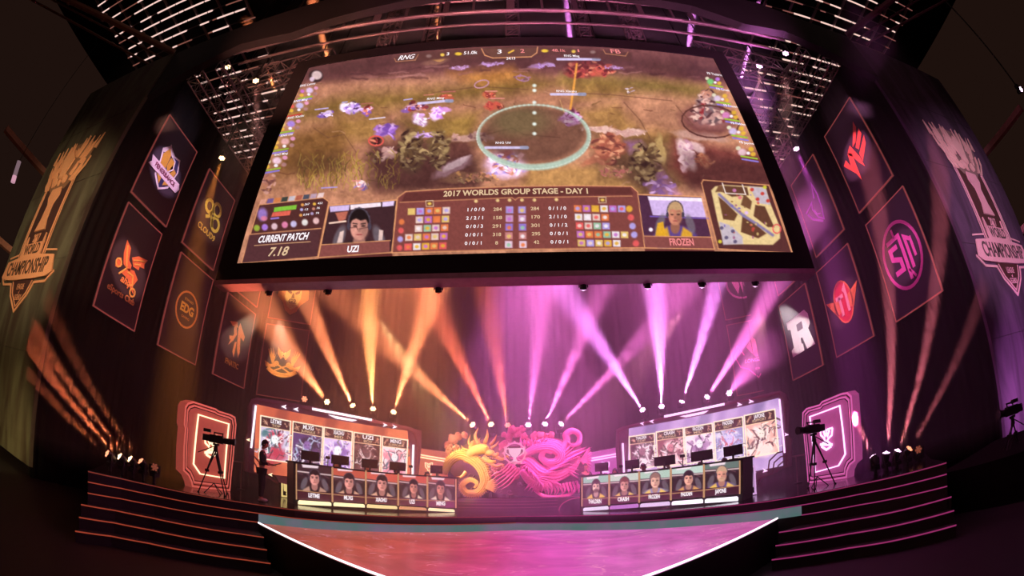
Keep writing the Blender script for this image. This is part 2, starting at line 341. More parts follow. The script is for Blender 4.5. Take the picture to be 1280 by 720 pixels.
# stepped wings left and right
def wing(name, lip, shifts_out, shifts_in, led):
    root = None
    for i, (z, so, si) in enumerate(zip((S-.75, S-1.0, S-1.25), shifts_out, shifts_in)):
        n = len(lip)-1
        ed = [(p[0]+so[0]*(1-k/n)+si[0]*k/n, p[1]+so[1]*(1-k/n)+si[1]*k/n) for k, p in enumerate(lip)]
        o = MB().prism(lip+ed[::-1], HF, 0, z).build('step' if root else name, 'riser', root)
        if root is None: root = o; tag(o, kind='structure')
        wall_strip('led_strip', ed if name.endswith('left') else ed[::-1], z-.012, z+.012, .03, led, root)
    wall_strip('led_strip', [lip[0], *lip[1:]] if name.endswith('left') else lip[::-1], S-.512, S-.49, .04, led, root)
wing('stairs_left', LIP_L, [(.18, -.33), (.33, -.5), (.55, -.78)], [(.62, -.72), (.88, -1.0), (1.15, -1.3)], 'red_led')
wing('stairs_right', LIP_R[::-1], [(.05, -.08), (-.12, -.28), (-.3, -.48)], [(-.75, -.1), (-1.0, -.35), (-1.25, -.6)], 'mag_led')

# walls: black pleated drapes either side, chamfered corners and back
def drape(name, A, B, z0, z1, inward, per=.45, amp=.05, m='drape'):
    A = Vector((*A, 0)); B = Vector((*B, 0)); d = (B-A); n = int(d.length/per*6); nn = Vector((*inward, 0)).normalized(); mb = MB()
    vs = []
    for i in range(n+1):
        p = A+d*(i/n)+nn*(amp*math.sin(2*math.pi*i/6)*(.7+.3*math.sin(i*.37))); vs += [(p.x, p.y, z0), (p.x, p.y, z1)]
    mb.add(vs, [(2*i, 2*i+2, 2*i+3, 2*i+1) for i in range(n)])
    q = A-nn*.3; r = B-nn*.3; mb.hexa([(q.x, q.y, z0), (r.x, r.y, z0), (r.x, r.y, z1), (q.x, q.y, z1)], [(A.x-nn.x*.1, A.y-nn.y*.1, z0), (B.x-nn.x*.1, B.y-nn.y*.1, z0), (B.x-nn.x*.1, B.y-nn.y*.1, z1), (A.x-nn.x*.1, A.y-nn.y*.1, z1)])
    return tag(mb.build(name, m), kind='structure')
WT = CZ+15.2
drape('wall_left', (-15.12, 7.75), (-15.12, 22.5), 0, WT, (1, 0))
drape('wall_right', (15.12, 7.95), (15.12, 22.9), 0, WT, (-1, 0))
drape('wall_back_left', (-15.15, 22.45), (-12.3, 23.85), 0, WT, (.4, -1))
drape('wall_back_right', (15.15, 22.9), (12.4, 24.55), 0, WT, (-.4, -1))
drape('wall_back', (-12.4, 24.2), (12.5, 24.7), 0, CZ+22, (0, -1), m='back_drape')
# header above the opening (dark masking beam, arched below)
hd = [(-15.1, 12.6), (-13.3, 13.35), (-10.5, 14.2), (-8.1, 13.95), (-6.4, 14.4), (-3, 15.0), (0, 15.2), (3, 15.1), (6.6, 14.8), (8.6, 14.1), (10.6, 14.3), (13.2, 13.5), (15.2, 12.8), (15.2, 15.7), (12, 15.95), (10.2, 16.4), (8.2, 16.4), (0, 17.2), (-8.2, 16.1), (-10, 15.9), (-12.3, 15.7), (-15.1, 15.5)]
tag(MB().prism(hd, FR((0, 7.7, CZ), (1, 0, 0), (0, 0, 1)), -.35, 0).build('trim_1', 'bezel'), kind='structure')
# dark roof deck high above, side lattices with caught light painted as glow
rf = MB().box((0, 16, CZ+24), (64, 44, .3)).build('ceiling', 'drape'); tag(rf, kind='structure')
def lattice(x0, x1, side):
    root = thing('roof_lattice', f'steel roof grid with rows of bars painted with glow high above the {side} tall trophy panel', 'roof grid', ((x0+x1)/2, 12, CZ+20), None)
    root['kind'] = 'structure'; del root['category']; del root['label']
    bars = MB(); dim = MB(); br = MB(); rr = random.Random(3 if side == 'left' else 5)
    z = CZ+20; Y = 2.6
    k = 0
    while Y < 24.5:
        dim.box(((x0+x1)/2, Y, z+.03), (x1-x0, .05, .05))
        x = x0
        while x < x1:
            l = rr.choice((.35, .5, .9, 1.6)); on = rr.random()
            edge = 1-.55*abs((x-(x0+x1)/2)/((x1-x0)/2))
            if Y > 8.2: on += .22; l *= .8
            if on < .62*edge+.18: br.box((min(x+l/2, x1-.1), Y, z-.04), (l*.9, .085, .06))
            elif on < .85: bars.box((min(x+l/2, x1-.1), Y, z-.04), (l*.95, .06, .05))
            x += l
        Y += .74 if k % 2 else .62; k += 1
    x = x0
    while x <= x1+.01:
        dim.box((x, 13.5, z+.12), (.09, 22, .14)); x += (x1-x0)/6
    dim.build('grid_bar', 'truss', root)
    o = bars.build('dim_painted_glow_bar', mat('dim_painted_glow_'+side, (120, 80, 70), emit=(170, 105, 90) if side == 'left' else (165, 98, 92), es=.55), root); o['kind'] = 'stuff'
    o = br.build('bright_painted_glow_bar', emis('bright_painted_glow_'+side, (255, 212, 200), 1.0), root); o['kind'] = 'stuff'  # emission paints the light that bare metal roof bars catch
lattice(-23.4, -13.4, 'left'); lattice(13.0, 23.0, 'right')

# ---------------------------------------------------------------- trusses
def box_truss(label, a, b, wd, up=(0, 0, 1), mt_='truss', group=None, step=None, r=.035):
    a = Vector(a); b = Vector(b); d = b-a; Ln = d.length; d.normalize(); up = Vector(up); sx = d.cross(up).normalized(); up = sx.cross(d).normalized()
    root = thing('truss', label, 'truss', a, group); h = wd/2
    crn = [sx*h+up*h, -sx*h+up*h, -sx*h-up*h, sx*h-up*h]
    for c in crn: MB().cyl(a+c, b+c, r, n=6).build('chord', mt_, root)
    mb = MB(); n = max(2, int(Ln/(step or wd*1.15)))
    for i in range(n+1):
        p = a+d*(Ln*i/n)
        for k in range(4): mb.cyl(p+crn[k], p+crn[(k+1) % 4], r*.6, n=4, cap=False)
        if i < n:
            q = a+d*(Ln*(i+1)/n)
            for k in range(4):
                u, v = (crn[k], crn[(k+1) % 4]) if i % 2 else (crn[(k+1) % 4], crn[k])
                mb.cyl(p+u, q+v, r*.6, n=4, cap=False)
    o = mb.build('brace', mt_, root); o['kind'] = 'stuff'
    if abs(d.z) < .5:
        for t in (.12, .5, .88): p = a+(b-a)*t; MB().cyl(p, (p.x, p.y, CZ+23.86), .02, n=5).build('hanging_cable', 'black', root)
    return root
tz = CZ+14.9
tr = thing('truss', 'long front truss ladder spanning above the giant screen', 'truss', (0, 8.5, tz))
for y in (8.5, 9.1):
    for z in (tz, tz+.95): MB().cyl((-11.6, y, z), (11.2, y, z), .06, n=6).build('chord', 'truss', tr)
mb = MB(); x = -11.4
while x < 11.2:
    mb.box((x, 8.5, tz+.47), (.09, .06, .95)); mb.cyl((x, 8.5, tz), (x, 9.1, tz+.95), .02, n=4); x += 1.25
o = mb.build('rung', 'truss', tr); o['kind'] = 'stuff'
for x in (-8.6, 0.6, 8.4): MB().cyl((x, 8.8, tz+.9), (x, 8.8, CZ+23.86), .02, n=5).build('hanging_cable', 'black', tr)
for x in (-9.6, -7.1, -5.0, -2.4, 0, 2.3, 4.8, 6.9, 9.3):
    MB().box((x, 8.47, tz+.47), (.2, .04, .97)).build('joint_plate', 'truss', tr)
for i, (x, lab) in enumerate([(-5.35, 'vertical truss tower behind the giant screen, nearest its upper left corner'), (-3.4, 'vertical truss tower behind the giant screen, second left of centre'), (0.0, 'vertical truss tower behind the giant screen, right above its centre'), (3.0, 'vertical truss tower behind the giant screen, first right of centre'), (5.2, 'vertical truss tower behind the giant screen, nearest its upper right corner')]):
    box_truss(lab, (x, 10.6, CZ+12), (x, 10.6, CZ+23.84), .55, up=(0, 1, 0), group='vertical trusses holding the giant screen', r=.04)
for sgn, side in ((-1, 'left'), (1, 'right')):
    X = 13.9*sgn
    box_truss(f'long truss along the top of the {side} banner wall', (X, 8.8, CZ+14.6), (X, 23, CZ+14.6), .6, group='trusses over the stage', r=.035)
    box_truss(f'long inner truss running back over the stage, {side} side', (sgn*12.7, 9.0, CZ+15.2), (sgn*12.7, 23, CZ+15.2), .5, group='trusses over the stage', r=.03)
    box_truss(f'cross truss nearest the header, {side} of the giant screen', (sgn*14.2, 11.2, CZ+16.2), (sgn*7.5, 10.4, CZ+15.4), .8, group='trusses over the stage', r=.04)
    box_truss(f'second cross truss from the front, {side} of the giant screen', (sgn*14.2, 14.6, CZ+16.4), (sgn*9, 14.2, CZ+15.6), .7, group='trusses over the stage', r=.035)
    box_truss(f'third cross truss from the front, {side} of the giant screen', (sgn*14.2, 18.4, CZ+16.2), (sgn*10.5, 18.2, CZ+15.6), .7, group='trusses over the stage', r=.035)
# heavy pipes running from the opening's upper corners towards the seats
for sgn, side, A, B in ((-1, 'left', [(85, 0), (40, 0), (66, 0)], [(218, 66), (186, 80), (205, 74)]), (1, 'right', [(1120, -4), (1182, 0), (1150, -2)], [(1058, 44), (1082, 55), (1070, 50)])):
    for (p, q, r, nm) in zip(A, B, (.16, .06, .05), ('thick round pipe', 'thin twin pipe', 'slim middle pipe')):
        a = atz(*p, CZ+15.6); b_ = atz(*q, CZ+15.6); a = b_+(a-b_)*1.4
        mb = MB().cyl(b_, a, r, n=10)
        if r == .06: mb.cyl(b_+Vector((sgn*.2, 0, .1)), a+Vector((sgn*.2, 0, .1)), .04, n=8)
        for t in (.2, .45, .7, .9):
            c = b_+(a-b_)*t; e = (a-b_).normalized()*.08; mb.cyl(c-e, c+e, r*1.35, n=10)
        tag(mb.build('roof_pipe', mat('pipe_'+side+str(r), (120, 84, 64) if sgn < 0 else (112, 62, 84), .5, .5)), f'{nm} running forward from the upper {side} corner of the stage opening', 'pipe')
# ================================================================ GIANT SCREEN
SY = 9.5; sx0, sx1, sz0, sz1 = -7.84, 7.66, CZ+5.3, CZ+13.88
ms = thing('giant_screen', 'giant hanging LED screen showing a game broadcast with score table', 'screen', (0, SY, CZ+4.7))
ox0, ox1, oz0, oz1 = -8.5, 8.28, CZ+4.8, CZ+14.42
SF = FR((0, SY, 0), (1, 0, 0), (0, 0, 1))
mb = MB()
for x0, x1, z0, z1 in ((ox0, sx0, oz0, oz1), (sx1, ox1, oz0, oz1), (sx0, sx1, oz0, sz0), (sx0, sx1, sz1, oz1)):
    mb.box(((x0+x1)/2, SY+.13, (z0+z1)/2), (x1-x0, .34, z1-z0))
mb.box(((ox0+ox1)/2, SY+.42, (oz0+oz1)/2), (ox1-ox0-.1, .3, oz1-oz0-.1))
mb.build('bezel', 'bezel', ms)
for x_ in (-7, -3.4, 3.2, 6.8): MB().cyl((x_, SY+.45, oz1-.1), (x_, SY+.45, CZ+23.86), .03, n=5).build('hanging_cable', 'black', ms)
MB().box(((ox0+ox1)/2, SY+.2, oz0-.08), (ox1-ox0, .5, .14)).build('bottom_rail', mat('pale_rail', (150, 105, 128), .35, .3), ms)
nx, ny = 660, 366
P = grid_quad((sx0, SY, sz1), (sx1, SY, sz1), (sx1, SY, sz0), (sx0, SY, sz0), nx, ny)
X, Y = proj_np(P.copy())
wx = (vnoise(X, Y, 9, 31, 3)-.5)*7; wy = (vnoise(X, Y, 9, 47, 3)-.5)*5
cv = Canvas(X+wx, Y+wy, (164, 112, 78))
n1 = vnoise(X, Y*1.6, 60, 3); n2 = vnoise(X, Y*2, 22, 5); n3 = vnoise(X, Y*1.5, 7, 9)
def sm(a, b, v): t = np.clip((v-a)/(b-a), 0, 1); return t*t*(3-2*t)
# broad ground: stone wall on top, grass band, dirt lane, ruins below
yl = Y+ (X-640)*.0 + 6*np.sin(X/60)
cv.mixm(sm(.35, .65, n1)*.6, (184, 128, 90)); cv.mixm(sm(.55, .8, n2)*.3, (140, 100, 60))
top = 1-sm(0, 16, Y-(84+((X-640)/260)**2*14)); cv.mixm(top, (104, 66, 60))
for pts, col, a, s in [
    ([(352, 140), (440, 118), (560, 108), (660, 96), (700, 104), (640, 118), (540, 130), (450, 140), (372, 152)], (122, 98, 40), .85, 9),
    ([(700, 92), (800, 96), (880, 108), (900, 118), (860, 120), (780, 112), (700, 106)], (124, 104, 48), .9, 7),
    ([(560, 92), (640, 84), (660, 98), (600, 108)], (178, 118, 40), .7, 8), ([(700, 100), (760, 96), (790, 118), (720, 124)], (136, 108, 40), .7, 8),
    ([(500, 150), (600, 140), (590, 178), (520, 176)], (138, 112, 42), .8, 9), ([(352, 170), (430, 150), (440, 205), (380, 215), (345, 215)], (128, 92, 40), .8, 12),
    ([(420, 150), (480, 140), (470, 180), (430, 172)], (150, 116, 46), .7, 8), ([(720, 140), (770, 130), (800, 160), (850, 168), (830, 190), (760, 178)], (146, 112, 48), .7, 8),
    ([(800, 130), (870, 132), (900, 160), (850, 160)], (170, 118, 84), .7, 8), ([(355, 175), (420, 168), (425, 225), (330, 235)], (110, 78, 36), .5, 14),
    ([(460, 178), (590, 172), (600, 238), (470, 240)], (92, 58, 48), .92, 8), ([(740, 168), (830, 176), (880, 225), (800, 250), (745, 215)], (98, 74, 46), .8, 8),
    ([(660, 210), (760, 205), (800, 240), (650, 236)], (168, 126, 62), .85, 7), ([(840, 172), (960, 195), (975, 232), (870, 236), (840, 210)], (112, 58, 48), .95, 7),
    ([(780, 176), (800, 176), (836, 226), (850, 244), (815, 240)], (150, 100, 150), .75, 5)]:
    cv.poly(pts, col, a, s)
cv.grain(.16, 16, 11); cv.grain(.10, 4, 12, 2)
rr = random.Random(11)
for k in range(60):    # cracks, tufts and stones on the ground
    x = rr.uniform(350, 940); y = rr.uniform(100, 236); cv.line([(x, y), (x+rr.uniform(-16, 18), y+rr.uniform(-5, 4))], rr.uniform(.6, 1.6), rr.choice([(96, 60, 40), (90, 74, 34), (190, 140, 100)]), .5)
for k in range(26):
    x = rr.uniform(395, 890); y = 78+((x-640)/250)**2*12+rr.uniform(2, 16); cv.line([(x, y), (x+rr.uniform(10, 34), y-rr.uniform(0, 3))], rr.uniform(1, 2.6), rr.choice([(170, 116, 104), (140, 90, 84), (76, 48, 46)]), .6, 1)
for (cx, cy, rx, ry, col, a, ro) in [
    (515, 190, 16, 26, (100, 84, 54), .9, 0), (548, 186, 13, 23, (108, 90, 56), .9, 0), (514, 178, 8, 10, (140, 120, 80), .8, 0), (548, 176, 7, 10, (146, 124, 82), .8, 0), (516, 202, 8, 6, (66, 42, 38), .9, 0), (547, 200, 6, 5, (66, 42, 38), .9, 0),
    (565, 210, 26, 7, (166, 126, 132), .9, -25), (570, 205, 18, 3.5, (216, 188, 190), .9, -28), (486, 191, 7, 8, (190, 158, 150), .9, 10), (590, 172, 26, 4.5, (176, 136, 116), .95, -6), (575, 222, 22, 6, (150, 108, 70), .8, -8),
    (760, 182, 15, 22, (184, 110, 74), .85, 25), (745, 198, 18, 5, (176, 104, 70), .9, -25), (770, 186, 14, 9, (150, 84, 60), .9, 0), (752, 162, 24, 3.6, (196, 158, 140), .95, 4), (788, 165, 20, 4, (190, 150, 136), .95, -5),
    (765, 214, 16, 7, (206, 140, 90), .7, 20), (806, 205, 14, 24, (116, 98, 54), .9, -15), (826, 186, 5, 18, (180, 152, 84), .8, -10), (858, 192, 8, 22, (214, 180, 176), .95, -25), (872, 184, 10, 6, (200, 166, 160), .9, 35), (880, 200, 10, 6, (196, 124, 80), .8, 60),
    (876, 170, 34, 5, (178, 136, 116), .95, 8), (885, 150, 33, 19, (116, 70, 62), .95, 6), (887, 146, 26, 14, (150, 98, 88), .9, 6), (889, 142, 20, 12, (98, 84, 84), .9, 8), (884, 128, 12, 14, (128, 112, 112), .9, 0), (878, 138, 4, 12, (150, 44, 44), .9, 15), (902, 142, 4, 10, (140, 42, 42), .9, -15), (883, 118, 7, 6, (196, 130, 100), .9, 0),
    (481, 164, 14, 7, (150, 100, 190), .9, -25), (486, 160, 9, 4, (220, 180, 240), .9, -25), (470, 176, 8, 6, (40, 24, 30), .9, 0), (525, 150, 10, 7, (216, 170, 230), .9, 30), (545, 143, 9, 7, (236, 200, 255), .9, -40), (556, 138, 8, 3.5, (210, 140, 220), .8, 0), (530, 170, 14, 3, (190, 150, 216), .9, -6),
    (443, 135, 9, 6, (166, 150, 186), .95, 10), (431, 134, 6, 5, (220, 210, 240), .9, 0), (458, 138, 6, 5, (186, 92, 110), .95, 0), (409, 142, 6, 3.5, (200, 180, 220), .9, -10), (404, 145, 6, 2, (110, 80, 170), .9, 0),
    (520, 134, 14, 5, (190, 130, 140), .85, -5), (508, 138, 6, 3, (120, 80, 170), .8, 0), (556, 121, 9, 4, (186, 92, 50), .85, 0), (611, 119, 8, 4, (198, 100, 60), .95, -5), (617, 132, 12, 4.5, (190, 84, 56), .95, -5), (602, 105, 10, 4.5, (190, 130, 150), .0, -15),
    (733, 86, 26, 10, (120, 52, 44), .85, 0), (745, 88, 14, 7, (200, 90, 60), .85, 10), (718, 92, 12, 5, (150, 60, 50), .8, 0), (675, 82, 14, 3, (176, 130, 180), .8, -6), (768, 84, 12, 2.5, (170, 126, 170), .7, 8), (575, 85, 12, 2.5, (176, 130, 180), .7, -8), (615, 80, 14, 2.5, (176, 130, 190), .7, -4), (545, 77, 16, 4, (170, 120, 90), .7, -10), (548, 75, 7, 2, (236, 170, 80), .9, -5),
    (714, 146, 9, 10, (196, 120, 190), .9, 0), (712, 150, 14, 6, (214, 150, 220), .8, 10), (713, 142, 4, 9, (90, 40, 60), .9, 20), (632, 205, 26, 18, (190, 150, 200), .55, 0), (633, 208, 22, 15, (230, 196, 226), .75, 0), (629, 200, 9, 14, (170, 90, 84), .95, 35), (640, 210, 10, 7, (246, 214, 220), .9, 0), (632, 215, 24, 3, (150, 130, 210), .8, -5), (651, 195, 4, 4, (240, 180, 180), .9, 0),
    (452, 230, 9, 4, (240, 200, 196), .9, 5), (455, 234, 5, 4, (110, 90, 170), .9, 0), (388, 206, 20, 14, (118, 84, 38), .5, 0), (334, 225, 8, 10, (170, 110, 80), .8, 0)]:
    cv.ell(cx, cy, rx, ry, col, a, .25, ro)
for k in range(90):    # leaves on bushes
    bx, by, rx, ry = rr.choice([(515, 190, 15, 24), (548, 186, 12, 21), (806, 205, 16, 24), (765, 214, 18, 8), (590, 224, 30, 7)])
    a = rr.uniform(0, 6.28); q = rr.random()**.5
    cv.ell(bx+rx*q*math.cos(a), by+ry*q*math.sin(a), rr.uniform(1.2, 3.4), rr.uniform(.8, 2.2), rr.choice([(150, 128, 76), (84, 66, 44), (176, 150, 92), (104, 82, 48), (196, 132, 84)]), .7, .4, rr.uniform(0, 180))
D_ = cv.dabs; PU = [(190, 150, 226), (120, 84, 180), (236, 216, 250), (70, 44, 80)]; RE = [(196, 80, 60), (226, 130, 90), (110, 44, 40), (160, 60, 54)]; ST = [(186, 140, 126), (120, 84, 80), (76, 50, 50), (210, 170, 150)]; GN = [(150, 128, 76), (84, 66, 44), (176, 150, 92), (104, 82, 48), (60, 44, 36)]
for args in [(443, 135, 11, 7, PU, 26, 2.2), (458, 138, 8, 6, RE+PU, 16, 2), (409, 143, 8, 4.5, PU, 14, 1.8), (520, 134, 15, 6, PU+RE, 26, 2), (527, 150, 9, 8, [(250, 226, 255), (216, 160, 236), (255, 250, 255)], 18, 2), (546, 142, 10, 9, [(255, 240, 255), (226, 180, 250), (180, 110, 210)], 22, 2), (483, 162, 14, 8, [(150, 96, 200), (190, 140, 226), (110, 70, 160)], 22, 3.2), (470, 176, 8, 6, RE, 10, 2), (528, 169, 16, 4, [(206, 170, 226), (150, 110, 180)], 18, 1.8),
    (556, 121, 10, 4, RE, 14, 2), (612, 118, 9, 5, RE, 16, 2), (617, 132, 12, 5, RE, 18, 2.2), (735, 86, 28, 11, RE+[(90, 40, 36)], 60, 2.6), (760, 88, 14, 6, RE, 18, 2), (675, 82, 16, 3, [(190, 150, 220), (150, 100, 180)], 20, 1.6), (768, 84, 13, 2.6, [(186, 140, 210)], 16, 1.5), (575, 84, 13, 2.6, [(196, 150, 210)], 16, 1.5), (615, 80, 15, 2.8, [(196, 150, 220)], 18, 1.6),
    (713, 147, 13, 9, [(230, 170, 240), (190, 110, 190), (255, 230, 255), (100, 40, 70)], 34, 2.2), (632, 205, 19, 13, [(236, 190, 210), (170, 90, 84), (200, 130, 90), (240, 220, 250), (120, 90, 190)], 60, 3), (640, 212, 14, 6, [(250, 226, 240), (226, 150, 160)], 20, 2.4), (787, 113, 5, 4, [(226, 214, 190), (170, 150, 170)], 12, 1.2),
    (885, 143, 22, 14, ST, 44, 3), (884, 122, 11, 12, ST, 24, 2.6), (486, 188, 10, 10, ST, 16, 3), (470, 196, 12, 8, ST+GN, 16, 2.4), (590, 172, 28, 5, ST[:2], 20, 2.6), (760, 186, 20, 20, [(196, 116, 80), (160, 84, 60), (220, 150, 104), (110, 60, 50)], 60, 3.2), (788, 165, 22, 4, ST[::3], 16, 2.6), (752, 162, 26, 3, ST[::3], 16, 2.4), (592, 222, 34, 7, [(226, 160, 80), (190, 120, 90), (150, 110, 80), (120, 84, 60)], 60, 1.8), (770, 214, 20, 8, [(226, 160, 110), (206, 110, 100), (150, 100, 70)], 40, 2),
    (806, 205, 20, 28, GN, 90, 3.2), (515, 190, 17, 28, GN, 80, 2.8), (548, 186, 15, 25, GN, 70, 2.6), (858, 192, 9, 20, [(226, 190, 190), (200, 156, 160), (180, 130, 150)], 26, 3.4), (826, 232, 20, 12, [(150, 110, 170), (190, 150, 200), (120, 84, 140)], 30, 3), (880, 200, 12, 8, [(206, 130, 84), (170, 90, 60)], 18, 2.6), (335, 228, 10, 14, [(150, 100, 80), (190, 140, 120), (110, 70, 60)], 26, 2.6), (452, 231, 9, 5, [(250, 226, 220), (226, 130, 120), (130, 110, 190)], 18, 1.8), (653, 98, 12, 4, [(120, 84, 90), (150, 100, 130)], 14, 1.6)]: D_(*args)
cv.X = X; cv.Y = Y; cv.c = (cv.c-112)*1.24+116; g_ = cv.c.mean(-1, keepdims=True); cv.c = g_*.24+cv.c*.76+np.array([10, 0, 6])
for k in range(170):   # grass blades
    x = rr.uniform(372, 500); y = rr.uniform(205, 243)-(x-370)*.05; h = rr.uniform(7, 17); cv.line([(x, y), (x+rr.uniform(-3, 3), y-h*.6), (x+rr.uniform(-6, 6), y-h)], rr.uniform(.5, 1.3), rr.choice([(176, 138, 60), (140, 106, 44), (190, 156, 76), (100, 74, 40)]), .75)
for pts, a_ in (([(352, 84), (500, 70), (640, 66), (780, 70), (905, 84), (908, 98), (780, 84), (640, 80), (500, 84), (350, 104)], .35), ([(455, 192), (600, 196), (600, 232), (520, 240), (455, 236)], .35), ([(850, 190), (962, 206), (975, 236), (860, 240)], .45), ([(740, 196), (830, 200), (835, 236), (750, 226)], .3), ([(368, 196), (425, 190), (430, 214), (372, 216)], .3), ([(480, 150), (520, 146), (560, 158), (500, 164)], .25), ([(590, 166), (610, 164), (612, 180), (592, 182)], .3)):
    cv.poly(pts, (52, 30, 32), a_, 7)
for pts in ([(600, 170), (640, 160), (655, 168), (700, 172)], [(780, 128), (800, 150), (812, 172)], [(845, 132), (866, 156)], [(392, 160), (410, 172), (430, 168), (445, 190)], [(540, 116), (600, 108), (660, 112)], [(700, 116), (760, 118), (840, 126)]): cv.line(pts, 1.1, (104, 66, 50), .6, .6)
# big translucent ring
cv.ell(668, 168, 66, 35, (70, 42, 38), .55, .12); cv.ell(650, 152, 36, 18, (118, 110, 70), .5, .4)
for k in range(72):
    a0 = math.radians(k*5); a1 = math.radians(k*5+5.5); lo = .5+.5*math.sin(a0)
    p = [(667+69*math.cos(a), 170+39*math.sin(a)) for a in (a0, a1)]
    cv.line(p, 1.6+5.5*max(0, math.sin(a0-.1))+2.5*max(0, math.cos(a0)), (176, 196, 180), .55+.25*lo, 1.6)
    p = [(667+71*math.cos(a), 171+40*math.sin(a)) for a in (a0, a1)]; cv.line(p, 1.2, (216, 226, 214), .75, .8)
for y in (107, 113, 128, 141, 155, 167): cv.ell(668, y, 2.4, 2, (240, 255, 250), .9, .5)
cv.line([(721, 80), (717, 110), (713, 136)], 2.6, (240, 160, 70), .95, .8); cv.line([(700, 125), (705, 140)], 1, (240, 190, 120), .5)
for (cx, cy, rx, ry, ro, col, wd) in [(470, 176, 9, 6, 0, (226, 90, 80), 1.8), (602, 105, 9, 4.5, -15, (196, 140, 160), 1.4), (653, 98, 8, 3.2, 10, (170, 120, 150), 1.2), (749, 86, 4, 3, 0, (220, 90, 80), 1), (888, 152, 36, 20, 6, (90, 50, 46), 2)]:
    p = [(cx+rx*math.cos(t)*math.cos(math.radians(ro))-ry*math.sin(t)*math.sin(math.radians(ro)), cy+rx*math.cos(t)*math.sin(math.radians(ro))+ry*math.sin(t)*math.cos(math.radians(ro))) for t in np.linspace(0, 6.3, 20)]
    cv.line(p, wd, col, .9, .5)
# life bars above the small fighters
for x, y, l, col, a in [(394, 137, 16, (190, 170, 230), -.12), (428, 128, 6, (170, 160, 220), -.1), (452, 130, 14, (170, 100, 84), -.1), (462, 149, 19, (225, 210, 240), -.12), (505, 125, 10, (190, 170, 230), -.15), (530, 119, 12, (200, 120, 100), -.08), (552, 115, 17, (180, 100, 90), -.04), (607, 114, 14, (226, 140, 130), 0), (612, 123, 18, (226, 140, 130), 0), (402, 235, 19, (170, 150, 220), -.06), (440, 226, 10, (226, 140, 130), 0)]:
    cv.line([(x, y), (x+l, y+a*l)], 1.5, col, .95, .5)
for x, y, l, lab in [(523, 129.5, 34, 1), (689, 117.8, 34, 1), (697, 74.0, 44, 1), (607, 184.5, 44, 1)]:
    a = -.1 if x < 560 else 0
    cv.line([(x, y), (x+l, y+a*l)], 3.2, (210, 196, 236), .95, .5); cv.line([(x+l+1, y+a*l), (x+l+8, y+a*l)], 4.2, (150, 150, 180), .95, .5)
# player side plates, left and right
for i, (x, y) in enumerate([(384, 114), (371.5, 133), (360.5, 156), (353, 178), (342.5, 202)]):
    k = 1+.06*i
    for dx, dy, r, col in [(-6, 0, 2.6, [(200, 110, 200), (230, 90, 80), (230, 190, 110), (240, 180, 90), (230, 220, 180)][i]), (-7, 5, 2.6, (226, 176, 60)), (3, -1, 4.4, [(220, 190, 230), (196, 180, 226), (170, 130, 220), (230, 170, 170), (240, 200, 220)][i]), (11, -4, 2.6, (226, 150, 190)), (10, 3, 2.6, (170, 120, 120)), (2, 4, 2, (250, 240, 250))]:
        cv.ell(x+dx*k, y+dy*k, r*k, r*k*.8, col, .95, .3)
    cv.line([(x-11*k, y+9.5*k), (x+6*k, y+6.5*k)], 1.9, (150, 176, 60) if i != 1 else (176, 120, 60), 1, .4); cv.line([(x-12*k, y+12*k), (x+5*k, y+9*k)], 1.9, (140, 120, 210) if i != 1 else (196, 70, 60), 1, .4)
cv.ell(395, 95, 9, 8, (40, 26, 30), .9, .1); cv.ell(396, 94, 6.5, 5.5, (220, 190, 190), .95, .2); cv.ell(390, 99, 3, 3, (230, 200, 220), .9, .3)
for i, (x, y) in enumerate([(893, 101), (902, 122), (913, 143), (922, 163), (934, 189)]):
    k = 1+.06*i
    for dx, dy, r, col in [(-9, -3, 2.4, (226, 220, 190)), (-5, 1, 4.2, [(120, 200, 120), (214, 190, 216), (220, 130, 190), (210, 190, 230), (230, 190, 200)][i]), (4, -2, 2.8, (190, 120, 220) if i == 0 else (226, 176, 60)), (6, 3, 2.6, (226, 176, 60)), (1, 2, 1.8, (250, 240, 250))]:
        cv.ell(x+dx*k, y+dy*k, r*k, r*k*.85, col, .95, .3)
    cv.line([(x-6*k, y+5*k), (x+10*k, y+7.6*k)], 1.9, (156, 190, 60), 1, .4); cv.line([(x-5*k, y+8*k), (x+11*k, y+10.6*k)], 1.9, (140, 120, 210), 1, .4)
# --- overlay panels
DK = (92, 44, 42); DK2 = (132, 72, 68); LN = (220, 150, 104)
def panel(pts, col=DK, a=.97, ln=1.2):
    cv.poly(pts, col, a, .5); cv.line(list(pts)+[pts[0]], ln, LN, .95, .45)
cv.poly([(493, 71), (520, 66), (600, 60), (640, 58), (700, 59), (790, 66), (790, 77), (700, 69), (640, 68.5), (560, 73), (497, 80)], (88, 52, 48), .85, 1.2)
cv.poly([(602, 61), (672, 60), (671, 68), (662, 71), (616, 72), (610, 67)], (104, 66, 56), .95, .6)
cv.line([(602, 61), (606, 69), (616, 72.5), (664, 71), (671, 66), (672, 59)], 1.3, LN, .95); cv.line([(493, 73), (495, 77), (519, 75), (523, 68)], .8, LN, .8); cv.line([(754, 62), (757, 67), (782, 70), (785, 65)], .8, LN, .8)
cv.ell(553, 68.5, 2.6, 2, (226, 186, 80), 1, .3); cv.ell(573, 67.3, 4.4, 2, (232, 190, 60), 1, .3); cv.ell(681, 63.5, 4.4, 2, (232, 190, 60), 1, .3); cv.ell(717, 64.3, 2.6, 2, (226, 186, 80), 1, .3); cv.ell(536, 70, 3.4, 2, (150, 120, 116), .8, .4); cv.ell(741, 65, 3.4, 2, (150, 120, 116), .8, .4); cv.line([(636, 66), (642, 63)], 2, (232, 180, 70), 1)
